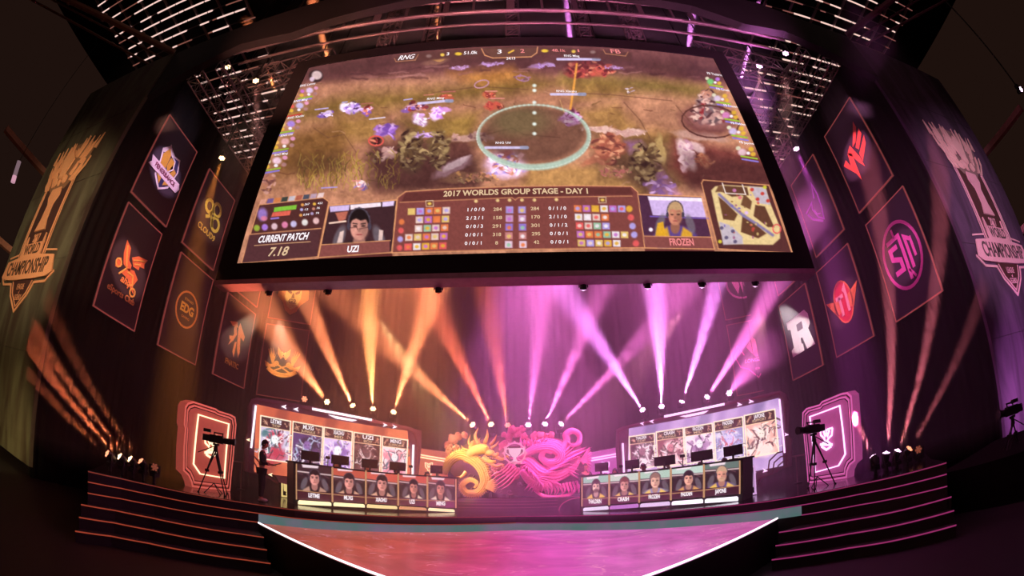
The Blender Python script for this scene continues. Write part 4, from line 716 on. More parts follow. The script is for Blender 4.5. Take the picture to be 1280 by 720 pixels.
# ================================================================ TALL TROPHY PANELS
def trophy_panel(side, sg, Yp, x0, x1, cx, base, gold, z1):
    root = thing('trophy_panel', f'tall printed panel with a championship trophy emblem, {side} of the stage', 'panel', ((x0+x1)/2, Yp, .3), 'tall trophy panels beside the stage')
    f = FR((0, Yp, CZ), (1, 0, 0), (0, 0, 1))
    mb = MB(); mb.prism([(x0, -CZ+.35), (x1, -CZ+.35), (x1, z1), (x0, z1)], f, -.25, 0)
    m = D2.materials.new('trophy_print_'+side); m.use_nodes = True; nt = m.node_tree; b = nt.nodes['Principled BSDF']; tc = nt.nodes.new('ShaderNodeTexCoord'); mp = nt.nodes.new('ShaderNodeMapping')
    mp.inputs['Scale'].default_value = (.55, 1, .16); mp.inputs['Rotation'].default_value = (0, -sg*.5, 0); nz = nt.nodes.new('ShaderNodeTexNoise'); nz.inputs['Scale'].default_value = 1.6; nz.inputs['Detail'].default_value = 6; nz.inputs['Distortion'].default_value = 1.2
    cr = nt.nodes.new('ShaderNodeValToRGB'); nt.links.new(tc.outputs['Object'], mp.inputs[0]); nt.links.new(mp.outputs[0], nz.inputs['Vector']); nt.links.new(nz.outputs['Fac'], cr.inputs['Fac']); nt.links.new(cr.outputs[0], b.inputs['Base Color'])
    cr.color_ramp.elements[0].position = .36; cr.color_ramp.elements[0].color = (*lin(base[0]), 1); cr.color_ramp.elements[1].position = .66; cr.color_ramp.elements[1].color = (*lin(base[1]), 1)
    b.inputs['Roughness'].default_value = .8
    mb.build('print_panel', m, root)
    for i in range(1, 5): MB().box((( x0+x1)/2, Yp-.004, CZ+(-2+i*3.5)), (abs(x1-x0), .01, .012)).build('panel_seam', 'black', root)
    s = -sg  # emblem is mirrored left and right, keep lettering readable
    e = FR((cx, Yp, CZ), (1, 0, 0), (0, 0, 1)); g1, g2, dk = gold
    mb = MB(); rr = random.Random(4)
    dkp = MB().prism([(-1.35, 5.2), (1.35, 5.2), (1.25, 8.6), (-1.25, 8.6)], e, 0, .02); dkp.prism([(-1.5, 4.5), (1.5, 4.5), (1.2, 3.8), (0, 3.0), (-1.2, 3.8)], e, 0, .02); dkp.build('emblem_ground', paint(dk, 0), root)
    for k in (-1, 1): mb.stroke([(k*1.45, 5.3), (k*1.38, 8.6)], .13, e, .02, .05); mb.stroke([(k*1.66, 5.3), (k*1.56, 8.8)], .05, e, .02, .05)
    mb.prism([(-.62, 6.45), (.62, 6.45), (.35, 7.0), (.3, 7.7), (.62, 8.1), (.5, 8.5), (-.5, 8.5), (-.62, 8.1), (-.3, 7.7), (-.35, 7.0)], e, .02, .09)
    mb.prism([(-1.2, 5.28), (1.2, 5.28), (1.2, 5.3), (1.15, 5.86), (-1.15, 5.86)], e, .02, .09)
    for k in (-1, 1): mb.prism([(k*1.2, 5.8), (k*1.05, 6.25), (k*.95, 5.8)], e, .02, .09)
    mb.prism([(-.12, 5.85), (0, 6.15), (.12, 5.85)], e, .02, .09)
    mb.prism([(-3.2, 4.45), (-2.85, 5.15), (-1.2, 5.28), (1.2, 5.28), (2.85, 5.15), (3.2, 4.45), (2.7, 4.3), (1.2, 4.25), (-1.2, 4.25), (-2.7, 4.3)], e, .05, .11)
    mb.stroke([(-3.3, 4.5), (-2.7, 4.12), (-1.5, 4.1), (-1.1, 3.6), (0, 2.92), (1.1, 3.6), (1.5, 4.1), (2.7, 4.12), (3.3, 4.5)], .1, e, .02, .06); mb.stroke([(-1.25, 4.2), (-.9, 3.7), (0, 3.12), (.9, 3.7), (1.25, 4.2)], .05, e, .02, .06)
    mb.stroke([(-2.9, 5.35), (-1.7, 5.45)], .07, e, .02, .06); mb.stroke([(2.9, 5.35), (1.7, 5.45)], .07, e, .02, .06)
    em = mb.build('emblem', paint(g1, 0), root)
    mb = MB(); mb2 = MB()
    body = [(-.75, 8.4), (.75, 8.4), (1.5, 9.0), (1.95, 9.9), (2.0, 10.5), (1.4, 10.7), (.6, 10.9), (-.5, 10.9), (-1.5, 10.6), (-2.0, 10.3), (-1.95, 9.6), (-1.5, 8.9)]
    mb2.prism(body, e, .02, .05); mb2.build('cup_ground', paint(tuple(int(v*.6) for v in g2), 0), root)
    for i in range(46):
        a = rr.uniform(-1, 1); x = a*1.5; z = rr.uniform(8.5, 10.2); ln = rr.uniform(.5, 1.1); dx = a*.55*ln+rr.uniform(-.12, .12)
        mb.prism([(x-.1, z), (x+.08, z-.04), (x+dx+.07, z+ln*.6), (x+dx*1.3, z+ln), (x+dx-.08, z+ln*.55)], e, .05, .07+rr.random()*.08)
    for a in (-2.1, -1.3, 1.25, 2.15, -.6, .5): mb.prism([(a-.15, 10.2), (a+.12, 10.1), (a*1.06+.05, 11.15-abs(a)*.1)], e, .04, .1)
    mb.prism([(-.55, 9.9), (0, 10.5), (.55, 9.9), (.3, 9.3), (0, 9.55), (-.3, 9.3)], e, .1, .18); mb.prism(circ(0, 9.2, .3, 10), e, .1, .2); mb.prism(circ(-.5, 8.85, .22, 8), e, .08, .16); mb.prism(circ(.5, 8.85, .22, 8), e, .08, .16)
    mb.build('cup', paint(g2, 0), root)
    ink = paint(tuple(int(v*.35) for v in g1), 0)
    text('WORLD', e, 0, 5.56, .62, ink, em, sx=.82, w=.1, bold=.02, rot=0); text('CHAMPIONSHIP', e, 0, 4.74, .86, ink, em, sx=.82, w=.12, bold=.02)
    text('2017', e, 0, 6.1, .5, paint(g1, 0), em, sx=.8, w=.06, bold=.03); text('LEAGUE', e, 0, 3.95, .36, paint(g1, 0), em, sx=.75, w=.05); text('of', e, 0, 3.72, .18, paint(g1, 0), em, w=.05); text('LEGENDS', e, 0, 3.5, .34, paint(g1, 0), em, sx=.62, w=.05)
trophy_panel('left', -1, 7.6, -22.6, -15.1, -19.15, ((58, 46, 32), (92, 92, 70)), ((236, 170, 120), (240, 176, 124), (70, 40, 34)), 15.5)
trophy_panel('right', 1, 7.85, 15.1, 23.4, 19.2, ((58, 40, 64), (100, 72, 108)), ((246, 186, 206), (250, 200, 200), (80, 44, 44)), 15.7)
# dark back of the seating block beside each panel
for sg, side in ((-1, 'left'), (1, 'right')):
    rt = thing('seating_stand', f'dark seating stand with guard rail far on the {side} side', 'stand', (sg*30, 10, 0))
    mb = MB()
    for i in range(5): mb.box((sg*(27+i*1.8), 10, .8+i*.9), (1.8, 26, 1.6+i*1.8))
    mb.build('tier', mat('tier_'+side, (200, 150, 130), .9), rt)['kind'] = 'stuff'
    mb = MB(); [mb.cyl((sg*26.3, y, 2.2), (sg*26.3, y, 3.2), .03, n=5) for y in range(-2, 22, 2)]; mb.cyl((sg*26.3, -2, 3.2), (sg*26.3, 21, 3.2), .04, n=6); mb.build('guard_rail', 'truss', rt)
    for i, z in enumerate((CZ+7.5, CZ+13)): MB().box((sg*29, 9+i*3, z), (.5, 14, .35)).build('balcony_edge', mat(f'balcony{i}{side}', (226, 160, 130) if sg < 0 else (220, 140, 150), .7), rt)
h = thing('lamp_tube', 'small bright slanted lamp tube far left beyond the trophy emblem', 'lamp', atd(20, 214, 26)); a, b_ = atd(16, 228, 26), atd(24, 202, 26)
MB().cyl(a, b_, .16, n=8).build('tube', emis('pale_tube', (120, 96, 104), 1), h); MB().cyl(b_, (b_.x, b_.y, CZ+23.8), .02, n=5).build('cable', 'black', h); MB().cyl(a, a+(b_-a)*.3, .17, n=8).build('tip', emis('pink_tube', (206, 150, 170), 1), h)
# ================================================================ SIDE SCREENS
def plane_from(A, B):
    A = Vector(A); B = Vector(B); d = Vector((B.x-A.x, B.y-A.y, 0)).normalized(); n = d.cross(Vector((0, 0, 1)))
    return A, d, n
def pxframe(A, B, z=CZ):
    A, d, n = plane_from(A, B); o = Vector((A.x, A.y, z)); f = FR(o, d, (0, 0, 1))
    def uv(px, py, w=0):
        q = atpl(px, py, o+n*w, n)-o; return (q.dot(d), q.z)
    return f, uv, (o, n)
ARTL = [((206, 190, 214), (190, 60, 80), (60, 110, 116)), ((90, 60, 110), (50, 36, 60), (176, 190, 216)), ((216, 190, 236), (130, 90, 170), (246, 236, 250)), ((60, 34, 36), (110, 70, 76), (214, 190, 190)), ((246, 220, 226), (220, 130, 150), (60, 90, 110))]
ARTR = [((110, 66, 80), (250, 226, 236), (70, 40, 50)), ((150, 84, 96), (250, 210, 216), (80, 40, 44)), ((246, 224, 236), (176, 130, 176), (120, 80, 120)), ((150, 140, 190), (226, 210, 236), (200, 90, 110)), ((230, 170, 160), (250, 226, 220), (90, 40, 50))]
def art(cv, q, cols, seed):   # q = poster corners TL TR BR BL in paint coordinates
    rr = random.Random(seed); a, b_, c = cols; cv.poly(q, a, 1, .4)
    L = lambda u, v: tuple((q[0][i]*(1-u)+q[1][i]*u)*(1-v)+(q[3][i]*(1-u)+q[2][i]*u)*v for i in (0, 1))
    W = abs(q[1][0]-q[0][0])
    for k in range(16):
        u, v = rr.uniform(.12, .88), rr.uniform(.3, .92); x, y = L(u, v); cv.ell(x, y, W*rr.uniform(.07, .2), W*rr.uniform(.04, .12), rr.choice([a, b_, b_, c]), .85, .4, rr.uniform(-70, 70))
    x, y = L(.5, .52); cv.ell(x, y, W*.27, W*.3, b_, .85, .25); cv.ell(x+W*.03, y+W*.05, W*.15, W*.19, c, .9, .3, 10); cv.ell(x, y+W*.5, W*.42, W*.24, b_, .8, .3)
    cv.line([L(.25, .4), L(.4, .6), L(.3, .85)], W*.05, c, .8, .6); cv.line([L(.75, .35), L(.65, .6), L(.8, .9)], W*.06, b_, .8, .6)
    pal = [a, b_, c, tuple(min(255, x*1.3+20) for x in a), tuple(x*.45 for x in b_), (255, 240, 246), tuple(x*.5 for x in c)]
    for k in range(46):
        u, v = rr.uniform(.05, .95), rr.uniform(.27, .97); p = L(u, v); an = (v-.55)*2+rr.uniform(-.9, .9)+(1.2 if u < .5 else -1.2); ln = W*rr.uniform(.08, .26)
        cv.line([p, (p[0]+ln*math.cos(an), p[1]+ln*math.sin(an)), (p[0]+ln*1.5*math.cos(an+.6), p[1]+ln*1.5*math.sin(an+.6))], W*rr.uniform(.015, .05), rr.choice(pal), .85, .35)
    x, y = L(.5, .5); cv.ell(x, y, W*.12, W*.15, pal[3], .9, .2); cv.ell(x-W*.04, y-W*.01, W*.02, W*.012, pal[4], 1, .3); cv.ell(x+W*.05, y-W*.01, W*.02, W*.012, pal[4], 1, .3)
    t = [L(0, 0), L(1, 0), L(1, .24), L(0, .24)]; cv.poly(t, (70, 38, 40), 1, .4)
    for k in range(5): cv.line([L(rr.uniform(.04, .24), rr.uniform(.04, .2)), L(rr.uniform(.04, .24), rr.uniform(.04, .2))], .7, (226, 170, 140), .9, .3); cv.line([L(rr.uniform(.76, .96), rr.uniform(.04, .2)), L(rr.uniform(.76, .96), rr.uniform(.04, .2))], .7, (226, 170, 140), .9, .3)
    cv.line(t+[t[0]], .9, (255, 214, 170), 1, .4); cv.line(list(q)+[q[0]], 1.5, (255, 236, 206), 1, .4)
def side_screen(side, A, B, outer, quad, posters, names, arts, bg, fcol, neon, trims, ridges, group='player line-up screens beside the desks'):
    root = thing('lineup_screen', f'wide framed LED screen of five player cards behind the {side} desk', 'screen', (*((Vector(A)+Vector(B))/2)[:2], S), group)
    f, uv, pl = pxframe(A, B)
    MB().prism([uv(*p) for p in outer], f, -.35, 0).build('frame', fcol, root)
    mb = MB()
    for rd, wd in ridges: mb.stroke([uv(*p) for p in rd], wd, f, 0, .05)
    mb.build('moulding', mat('moulding_'+side, (150, 100, 116) if side == 'left' else (150, 88, 118), .35, .2), root)
    C4 = [f(*uv(*p), .03) for p in quad]; Pn = grid_quad(*C4, 300, 130); Xp, Yp = proj_np(Pn.copy()); cv = Canvas(Xp, Yp, bg[0])
    n = vnoise(Xp, Yp, 26, 8); cv.mixm(sm(.4, .7, n)*.7, bg[1])
    for k in range(7):
        x = quad[0][0]+k*32; cv.poly([(x, 490), (x+14, 490), (x-18, 620), (x-36, 620)], bg[k % 2+1], .45, 3)
    for i, q in enumerate(posters): art(cv, q, arts[i], 40+i)
    dsp = cv.mesh('display', Pn, root, 1.35)
    for i, (q, (nm, role)) in enumerate(zip(posters, names)):
        cx = (q[0][0]+q[1][0])/2; t = q[0]; tt = q[1]; h_ = (q[3][1]-q[0][1])*.24; cy = (t[1]+tt[1])/2
        A_ = pl[0]; sl = math.atan2(uv(*tt)[1]-uv(*t)[1], uv(*tt)[0]-uv(*t)[0])
        scr(nm, cx, cy+h_*.36, h_*.40, 13.5, 'white_text', fr=f, plane=pl, parent=dsp, w=.05, bold=.03); scr(role, cx, cy+h_*.76, h_*.25, 11 if len(role) < 4 else 18, 'cream_text', fr=f, plane=pl, parent=dsp, w=.05)
    for name, m, kind, pts, wd in trims:
        mb = MB()
        if kind == 's': mb.stroke([uv(*p) for p in pts], wd, f, .02, .07)
        else: mb.prism([uv(*p) for p in pts], f, .02, .07)
        mb.build(name, m, root)
    return root, f, uv
def arrow(x, y, k, s=3.2): return [(x+k*s, y+k*.5), (x-k*s, y-s*.8), (x-k*s*.4, y), (x-k*s, y+s*.8)]
PL_ = [((326, 519.5), (363.4, 526.6), (360.7, 578), (324, 573)), ((366.4, 526.8), (403.6, 533.7), (401, 586), (364, 580)), ((405.4, 533.9), (440.4, 539.7), (438.5, 590), (403, 587)), ((442.6, 540.4), (476, 545.2), (474.6, 594), (441, 591)), ((478.4, 545.6), (509.6, 550.2), (508, 597), (477, 595))]
NL = [('LETME', 'TOP'), ('MLXG', 'JUNGLE'), ('XIAOHU', 'MID'), ('UZI', 'BOT'), ('MING', 'SUPPORT')]
OL = [(306, 589), (307.5, 547), (310, 540), (311, 506), (314, 499), (321, 497), (350, 501), (387, 507.5), (425, 515), (475, 526), (510, 533), (518, 536), (527, 538.5), (526.5, 562), (521, 616), (440, 612), (360, 606), (349, 603), (345, 595), (335, 591), (322, 593)]
A_, B_ = atd(313, 592, 16.6), atd(528, 600, 19.2)
side_screen('left', A_, B_, OL, [(321, 505.5), (509, 538.5), (516, 606), (317.5, 590)], PL_, NL, ARTL, [(196, 92, 66), (226, 124, 84), (120, 52, 48)], 'screenframe', 0, [
    ('neon_bar', 'white_led', 's', [(319.6, 507), (316.6, 535), (313.6, 560)], .07), ('neon_bar', 'white_led', 's', [(516, 556), (515, 596)], .07), ('neon_bar', 'white_led', 's', [(390, 511.3), (427, 518), (464, 525)], .09),
    ('neon_panel', 'white_led', 'p', [(410, 518.4), (446, 525.4), (440, 526.8), (420, 523.4)], 0), ('arrow_light', 'white_led', 'p', arrow(354.5, 508.7, -1), 0), ('arrow_light', 'white_led', 'p', arrow(369.5, 511.8, -1), 0), ('arrow_light', 'white_led', 'p', arrow(481, 531.2, 1, 2.8), 0), ('arrow_light', 'white_led', 'p', arrow(493, 533.4, 1, 2.8), 0), ('arrow_light', 'warm_led', 'p', arrow(310, 550, -1, 2.6), 0), ('arrow_light', 'warm_led', 'p', arrow(337.5, 593.5, -1, 2.8), 0)],
    [([(313, 560), (314.5, 507), (319, 501), (350, 505), (425, 519), (508, 536), (518, 541), (523, 560), (520, 600)], .05), ([(310, 589), (312, 540)], .06), ([(309, 574), (316, 576), (320, 582), (321, 590)], .05), ([(308, 579), (313, 581), (316, 585), (317, 590)], .05), ([(309, 569), (318, 571), (324, 578), (326, 590)], .05), ([(324, 592), (338, 598), (347, 604)], .05)])
PR_ = [((786.4, 546), (818, 541.6), (819, 583), (788, 587)), ((820.4, 540.2), (853.8, 535), (856, 580), (822, 584)), ((855.8, 534.7), (890.2, 529.2), (893, 575), (858, 580)), ((892.5, 527.6), (928.2, 521), (931, 571), (895, 577)), ((930.4, 519.6), (968.4, 511.5), (973.6, 565.3), (934, 572))]
NR = [('THALDRIN', 'TOP'), ('CRASH', 'JUNGLE'), ('FROZEN', 'MID'), ('PADDEN', 'BOT'), ('JAPONE', 'SUPPORT')]
OR = [(773, 613), (769.5, 562), (770, 537), (779, 533), (800, 528), (840, 519), (880, 510), (905, 503.5), (940, 496.5), (966, 490), (975, 488.5), (982, 492), (985, 503), (986, 545), (988.5, 550), (988, 583), (977, 586), (968, 592), (950, 597), (946, 608)]
A_, B_ = atd(770, 600, 19.2), atd(987, 590, 16.6)
side_screen('right', A_, B_, OR, [(786.5, 535.5), (973.5, 497.5), (979, 582), (784, 610)], PR_, NR, ARTR, [(176, 140, 196), (216, 180, 226), (96, 84, 130)], 'screenframe', 0, [
    ('neon_bar', 'pink_led', 's', [(974.5, 499), (978, 535), (981, 566)], .06), ('neon_bar', 'pink_led', 's', [(779, 554), (781, 600)], .06), ('neon_bar', 'pink_led', 's', [(831, 520.7), (868, 513.2), (906, 505.2)], .09),
    ('neon_panel', 'pink_led', 'p', [(850, 520.6), (886, 513.2), (880, 517.2), (858, 521.6)], 0), ('arrow_light', 'pink_led', 'p', arrow(815, 527, -1, 2.8), 0), ('arrow_light', 'pink_led', 'p', arrow(803, 529.8, -1, 2.4), 0), ('arrow_light', 'pink_led', 'p', arrow(925, 505.4, 1), 0), ('arrow_light', 'pink_led', 'p', arrow(939.5, 501.6, 1), 0), ('arrow_light', 'pink_led', 'p', arrow(983.5, 543, 1, 2.6), 0), ('arrow_light', 'pink_led', 'p', arrow(957, 588, 1), 0), ('arrow_light', 'pink_led', 'p', arrow(943, 590, 1, 2.6), 0)],
    [([(776, 600), (773, 540), (790, 533), (868, 514), (940, 499), (974, 492), (980, 500), (983, 540), (984, 582)], .05), ([(966, 590), (968, 578), (976, 571), (986, 569)], .05), ([(971, 590), (973, 582), (979, 577), (986, 575)], .05), ([(960, 592), (962, 576), (972, 566), (985, 563)], .05), ([(944, 603), (954, 596), (966, 592)], .05)])

# ================================================================ PLAYER DESKS
def desk(side, G0, G1, top, div, cap, bot, stripy, names, cols, glow, dm, textm):
    A, B = atz(*G0, S), atz(*G1, S); f, uv, pl = pxframe(A, B)
    root = thing('player_desk', f'long {side} player desk with five live portrait panels and glowing foot lights', 'desk', (*((A+B)/2)[:2], S), 'player desks')
    x0, x1 = div[0]-4, div[-1]+4
    Ly = lambda pr, x: pr[0][1]+(pr[1][1]-pr[0][1])*(x-pr[0][0])/(pr[1][0]-pr[0][0])
    t0, t1 = uv(x0, Ly(top, x0)-1.2), uv(x1, Ly(top, x1)-1.2); g0, g1 = uv(x0, Ly((G0, G1), x0)), uv(x1, Ly((G0, G1), x1))
    z0 = S-CZ+.0
    MB().prism([(g0[0], z0), (g1[0], z0), t1, t0], f, -.9, -.03).build('body', 'black', root)
    o = MB().prism([(t0[0]-.05, t0[1]), (t1[0]+.05, t1[1]), (t1[0]+.05, t1[1]+.05), (t0[0]-.05, t0[1]+.05)], f, -.95, .02).build('worktop', 'bezel', root)
    for i in range(5):
        a, b_ = div[i]+.6, div[i+1]-.6
        q = [(a, Ly(top, a)), (b_, Ly(top, b_)), (b_, Ly(cap, b_)), (a, Ly(cap, a))]
        Pn = grid_quad(*[f(*uv(*p), .0) for p in q], 64, 50); U, V = np.meshgrid(np.linspace(0, 64, 64), np.linspace(0, 50, 50)); cv = Canvas(U, V, (44, 28, 34))
        bgc = cols[i]; cv.poly([(0, 0), (64, 0), (64, bgc[1]), (0, bgc[1]-3)], bgc[0], 1, 1); cv.poly([(8, 0), (40, 0), (38, 5), (10, 6)], (250, 226, 236), .9, 1); cv.line([(0, bgc[1]), (64, bgc[1]+2)], 2.4, (250, 220, 220), .9, 1); cv.ell(6, 34, 9, 9, (30, 20, 26), .8, .4); cv.ell(60, 36, 8, 10, (30, 20, 26), .8, .4)
        for k in range(4): cv.line([(2+k*16, bgc[1]+4), (10+k*16, bgc[1]+5+k)], 1.4, (150, 96, 110), .6)
        hr, sk, jr, tr, dx = bgc[2:]; portrait(cv, 32+dx, 23+(i % 2)*2, 14.4+(i % 3)*.6, hair=hr, skin=sk, top=jr, trim=tr, beard=(side == 'right' and i in (0, 4)))
        d = cv.mesh('portrait_display', Pn, root, 1.15)
        np_ = MB().prism([uv(a, Ly(cap, a)+.4), uv(b_, Ly(cap, b_)+.4), uv(b_, Ly(bot, b_)), uv(a, Ly(bot, a))], f, -.02, .01).build('name_plate', 'screenframe', root)
        cx = (a+b_)/2-1; scr(names[i], cx, Ly(cap, cx)+(Ly(bot, cx)-Ly(cap, cx))*.5, 5.0, {5: 14, 4: 11, 6: 14, 3: 6.5, 8: 16}[len(names[i])], textm, fr=f, plane=pl, parent=np_, w=.03, bold=.04)
        s0, s1 = a+1.2, b_-1.2; yb = lambda x: Ly((G0, G1), x); ya = lambda x: Ly(stripy, x)
        P = [uv(s0, yb(s0)-.4), uv(s1, yb(s1)-.4), uv(s1, ya(s1)+1.4), uv(s1-1.4, ya(s1)), uv(s0+1.4, ya(s0)), uv(s0, ya(s0)+1.4)]
        MB().prism(P, f, -.02, .06).build('foot_light', glow[i], root)
    mb = None
    for x in div[1:-1]:
        MB().stroke([uv(x, Ly(top, x)), uv(x, Ly(bot, x)+1)], .045, f, 0, .05).build('divider_bar', 'gold_line', root)
    MB().stroke([uv(div[0]-.6, Ly(top, div[0])), uv(div[0]-.6, Ly(bot, div[0]))], .03, f, 0, .04).build('divider_bar', 'gold_line', root); MB().stroke([uv(div[-1]+.6, Ly(top, div[-1])), uv(div[-1]+.6, Ly(bot, div[-1]))], .03, f, 0, .04).build('divider_bar', 'gold_line', root)
    MB().stroke([uv(div[0], Ly(cap, div[0])), uv(div[-1], Ly(cap, div[-1]))], .022, f, .012, .03).build('caption_line', 'gold_line', root)
    return root, f, uv, t0, t1
H1 = (30, 18, 22); SK = (226, 150, 140); SK2 = (206, 132, 118); BK = (30, 22, 28); CR = (246, 220, 200)
CL = [((56, 34, 40), 14, H1, SK, BK, (200, 150, 130), 0), ((190, 84, 66), 18, H1, SK, BK, (226, 170, 140), 0), ((206, 90, 74), 20, H1, SK, BK, (236, 180, 150), 0), ((200, 84, 72), 17, H1, SK2, BK, CR, 2), ((150, 66, 62), 14, H1, SK2, BK, CR, -2)]
G5 = [emis('foot_gold_%d' % i, c, s) for i, (c, s) in enumerate([((255, 236, 180), 1.5), ((255, 232, 180), 1.4), ((255, 224, 160), 1.05), ((236, 170, 120), .85), ((255, 232, 180), 1.35)])]
dl = desk('left', (366, 630.2), (569, 640.4), [(371, 579.6), (569, 598.8)], [371, 415.3, 457, 497.5, 533.9, 569], [(371, 612.6), (569, 626.2)], [(371, 624.4), (569, 635)], [(371, 625.2), (569, 636.8)], ['LETME', 'MLXG', 'XIAOHU', 'UZI', 'MING'], CL, G5, 'black', 'white_text')
YE = (246, 196, 90); GR = (150, 190, 176)
CRR = [(GR, 17, (60, 36, 40), (240, 190, 176), (70, 54, 70), YE, 0), ((196, 206, 196), 19, (120, 60, 56), (216, 150, 140), (90, 70, 90), YE, 0), ((176, 200, 186), 20, (150, 110, 100), (240, 180, 160), (150, 140, 190), YE, 0), ((190, 210, 200), 17, (40, 26, 36), (240, 170, 150), (96, 66, 84), (226, 160, 90), 2), ((96, 116, 110), 14, (200, 160, 130), (236, 160, 140), (84, 66, 130), YE, 0)]
G6 = [emis('foot_violet_%d' % i, c, s) for i, (c, s) in enumerate([((226, 210, 236), 1.2), ((206, 130, 216), .9), ((226, 196, 236), 1.1), ((255, 236, 255), 1.5), ((250, 240, 255), 1.6)])]
dr = desk('right', (728, 639.4), (930, 625.6), [(728.5, 596.8), (924.3, 575.6)], [728.5, 762, 799.5, 839, 880.3, 924.3], [(728.5, 623.6), (924.3, 606.6)], [(728.5, 633), (924.3, 617.4)], [(728.5, 634.8), (930, 620)], ['THALDRIN', 'CRASH', 'FROZEN', 'PADDEN', 'JAPONE'], CRR, G6, 'black', 'white_text')
DIRS = {'left': dl, 'right': dr}

# ================================================================ NEON TOWERS, PILLARS, SMALL CREST SCREENS
def crest(uv, f, root, cx, cy, s, m, w=.04):   # cup-and-wings crest in paint px units
    q = lambda x, y: uv(cx+x*s, cy+y*s)
    mb = MB()
    for pts, wd in [([(-1, -1), (-.9, .2), (-.35, .75)], .05), ([(1, -1), (.9, .2), (.35, .75)], .05), ([(-1, -1), (-.3, -.8), (0, -.5), (.3, -.8), (1, -1)], .05), ([(-.5, -.6), (-.2, .3), (0, -.1), (.2, .3), (.5, -.6)], .06), ([(-.35, .75), (-.15, 1.2), (-.6, 1.5), (0, 1.6), (.6, 1.5), (.15, 1.2), (.35, .75)], .05), ([(-1, 1.75), (1, 1.75)], .07), ([(-.8, 2.05), (0, 2.6), (.8, 2.05)], .06)]:
        mb.stroke([q(*p) for p in pts], wd*s/7*.95, f, w, w+.03)
    return mb.build('crest', m, root)
def tower(side, G0, G1, outer, neon, cx, cy, led, col, shade):
    A, B = atz(*G0, S), atz(*G1, S); f, uv, pl = pxframe(A, B)
    root = thing('neon_panel_tower', f'tall framed neon panel with a glowing trophy crest behind the {side} tripod camera', 'panel', (*((A+B)/2)[:2], S), 'neon framed crest panels')
    m = mat('tower_skin_'+side, shade, .45, emit=col, es=.62)
    pts = [uv(*p) for p in outer]; zb = S-CZ; pts = [(u, max(v, zb+.0)) for u, v in pts]
    pn = MB().prism(pts, f, -.3, 0).build('panel', m, root)
    c = Vector((sum(p[0] for p in pts)/len(pts), sum(p[1] for p in pts)/len(pts)))
    lite = mat('tower_moulding_'+side, tuple(min(255, v+60) for v in shade), .3, emit=tuple(min(255, int(v*1.25+20)) for v in col), es=.6)
    dark = mat('tower_groove_'+side, tuple(int(v*.4) for v in shade), .6)
    for k, m2 in ((.97, lite), (.93, dark), (.88, lite), (.85, dark)):
        MB().stroke([tuple(c+(Vector(p)-c)*k) for p in pts], .022 if m2 is dark else .04, f, 0, .03, True).build('moulding', m2, root)
    MB().stroke([uv(*p) for p in neon], .036, f, .02, .06, True).build('neon_line', led, pn)
    crest(uv, f, pn, cx, cy, 7.6, led)
    return root
tower('left', (240, 609.4), (288, 614.4), [(240, 612), (239, 604), (235, 595), (228.5, 589), (229, 560), (231, 535), (229.5, 530), (231, 508), (234, 503), (241, 501), (270, 510.5), (273, 513), (289, 518), (294, 521), (295.5, 530), (292, 570), (287.5, 617), (264, 615)], [(247, 518), (285, 529.8), (279.4, 597.3), (249, 592), (240.8, 579.6)], 262, 552, 'warm_led', (176, 76, 64), (170, 74, 62))
tower('right', (1013, 604.4), (1059, 598), [(1013, 607), (1010, 603), (1005, 545), (1003, 530), (1003.4, 515), (1008, 510), (1025, 505), (1028, 501), (1052, 491), (1060, 489.5), (1065, 494), (1066.5, 515), (1069.5, 576.5), (1063, 582), (1059.5, 590), (1059, 600.5), (1036, 603)], [(1013.4, 520.7), (1050.7, 506.8), (1057.7, 567.3), (1049.3, 581.7), (1020, 590)], 1034.5, 542, 'pink_led', (176, 76, 140), (166, 74, 134))
def pillar(side, G0, G1, outer, led, col):
    A, B = atz(*G0, S), atz(*G1, S); f, uv, pl = pxframe(A, B)
    root = thing('light_box', f'small upright light box with a glowing frame at the outer end of the {side} desk', 'light', (*((A+B)/2)[:2], S), 'framed light boxes beside the desks')
    pts = [uv(*p) for p in outer]; pts = [(u, max(v, S-CZ)) for u, v in pts]; c = Vector((sum(p[0] for p in pts)/len(pts), sum(p[1] for p in pts)/len(pts)))
    MB().prism(pts, f, -.25, 0).build('box', 'black', root); MB().stroke([tuple(c+(Vector(p)-c)*.9) for p in pts], .06, f, 0, .03, True).build('glow_frame', led, root)
    x0 = min(p[0] for p in pts); x1 = max(p[0] for p in pts); h = max(p[1] for p in pts)-c.y
    MB().prism([(c.x-.06, c.y-h*.45), (c.x+.06, c.y-h*.5), (c.x+.07, c.y+h*.5), (c.x-.06, c.y+h*.45), (c.x-.09, c.y)], f, 0, .03).build('crest', led, root)
gold = emis('gold_glow', (240, 210, 130), 1.0); vio = emis('violet_glow', (220, 170, 226), 1.0)
pillar('left', (352, 621.5), (360.5, 622.5), [(352, 622), (352, 590), (354, 588), (362, 588.5), (361, 612), (358.5, 618), (360, 622.5)], gold, 0)
pillar('right', (936, 620.5), (945, 618.5), [(936.5, 620.5), (935, 602), (932.5, 596), (932.5, 582.5), (941, 580.5), (943, 582), (944.5, 616), (945, 618.5)], vio, 0)
def crest_screen(side, D, quad, cx, cy, led, skin, col, bars):
    A, B = atd(*quad[3], D), atd(*quad[2], D); f, uv, pl = pxframe(A, B)
    root = thing('crest_screen', f'low lit panel with a small crest just {side} of the dragon sculpture', 'panel', (*((A+B)/2)[:2], S), 'small crest panels beside the sculpture')
    pts = [uv(*p) for p in quad]; pts[2] = (pts[2][0], S-CZ); pts[3] = (pts[3][0], S-CZ)
    pn = MB().prism(pts, f, -.3, 0).build('panel', mat('crest_skin_'+side, skin, .5, emit=col, es=.8), root)
    for b_ in bars: MB().stroke([uv(*p) for p in b_], .05, f, .01, .05).build('neon_bar', led, root)
    crest(uv, f, pn, cx, cy, 4.6, led)
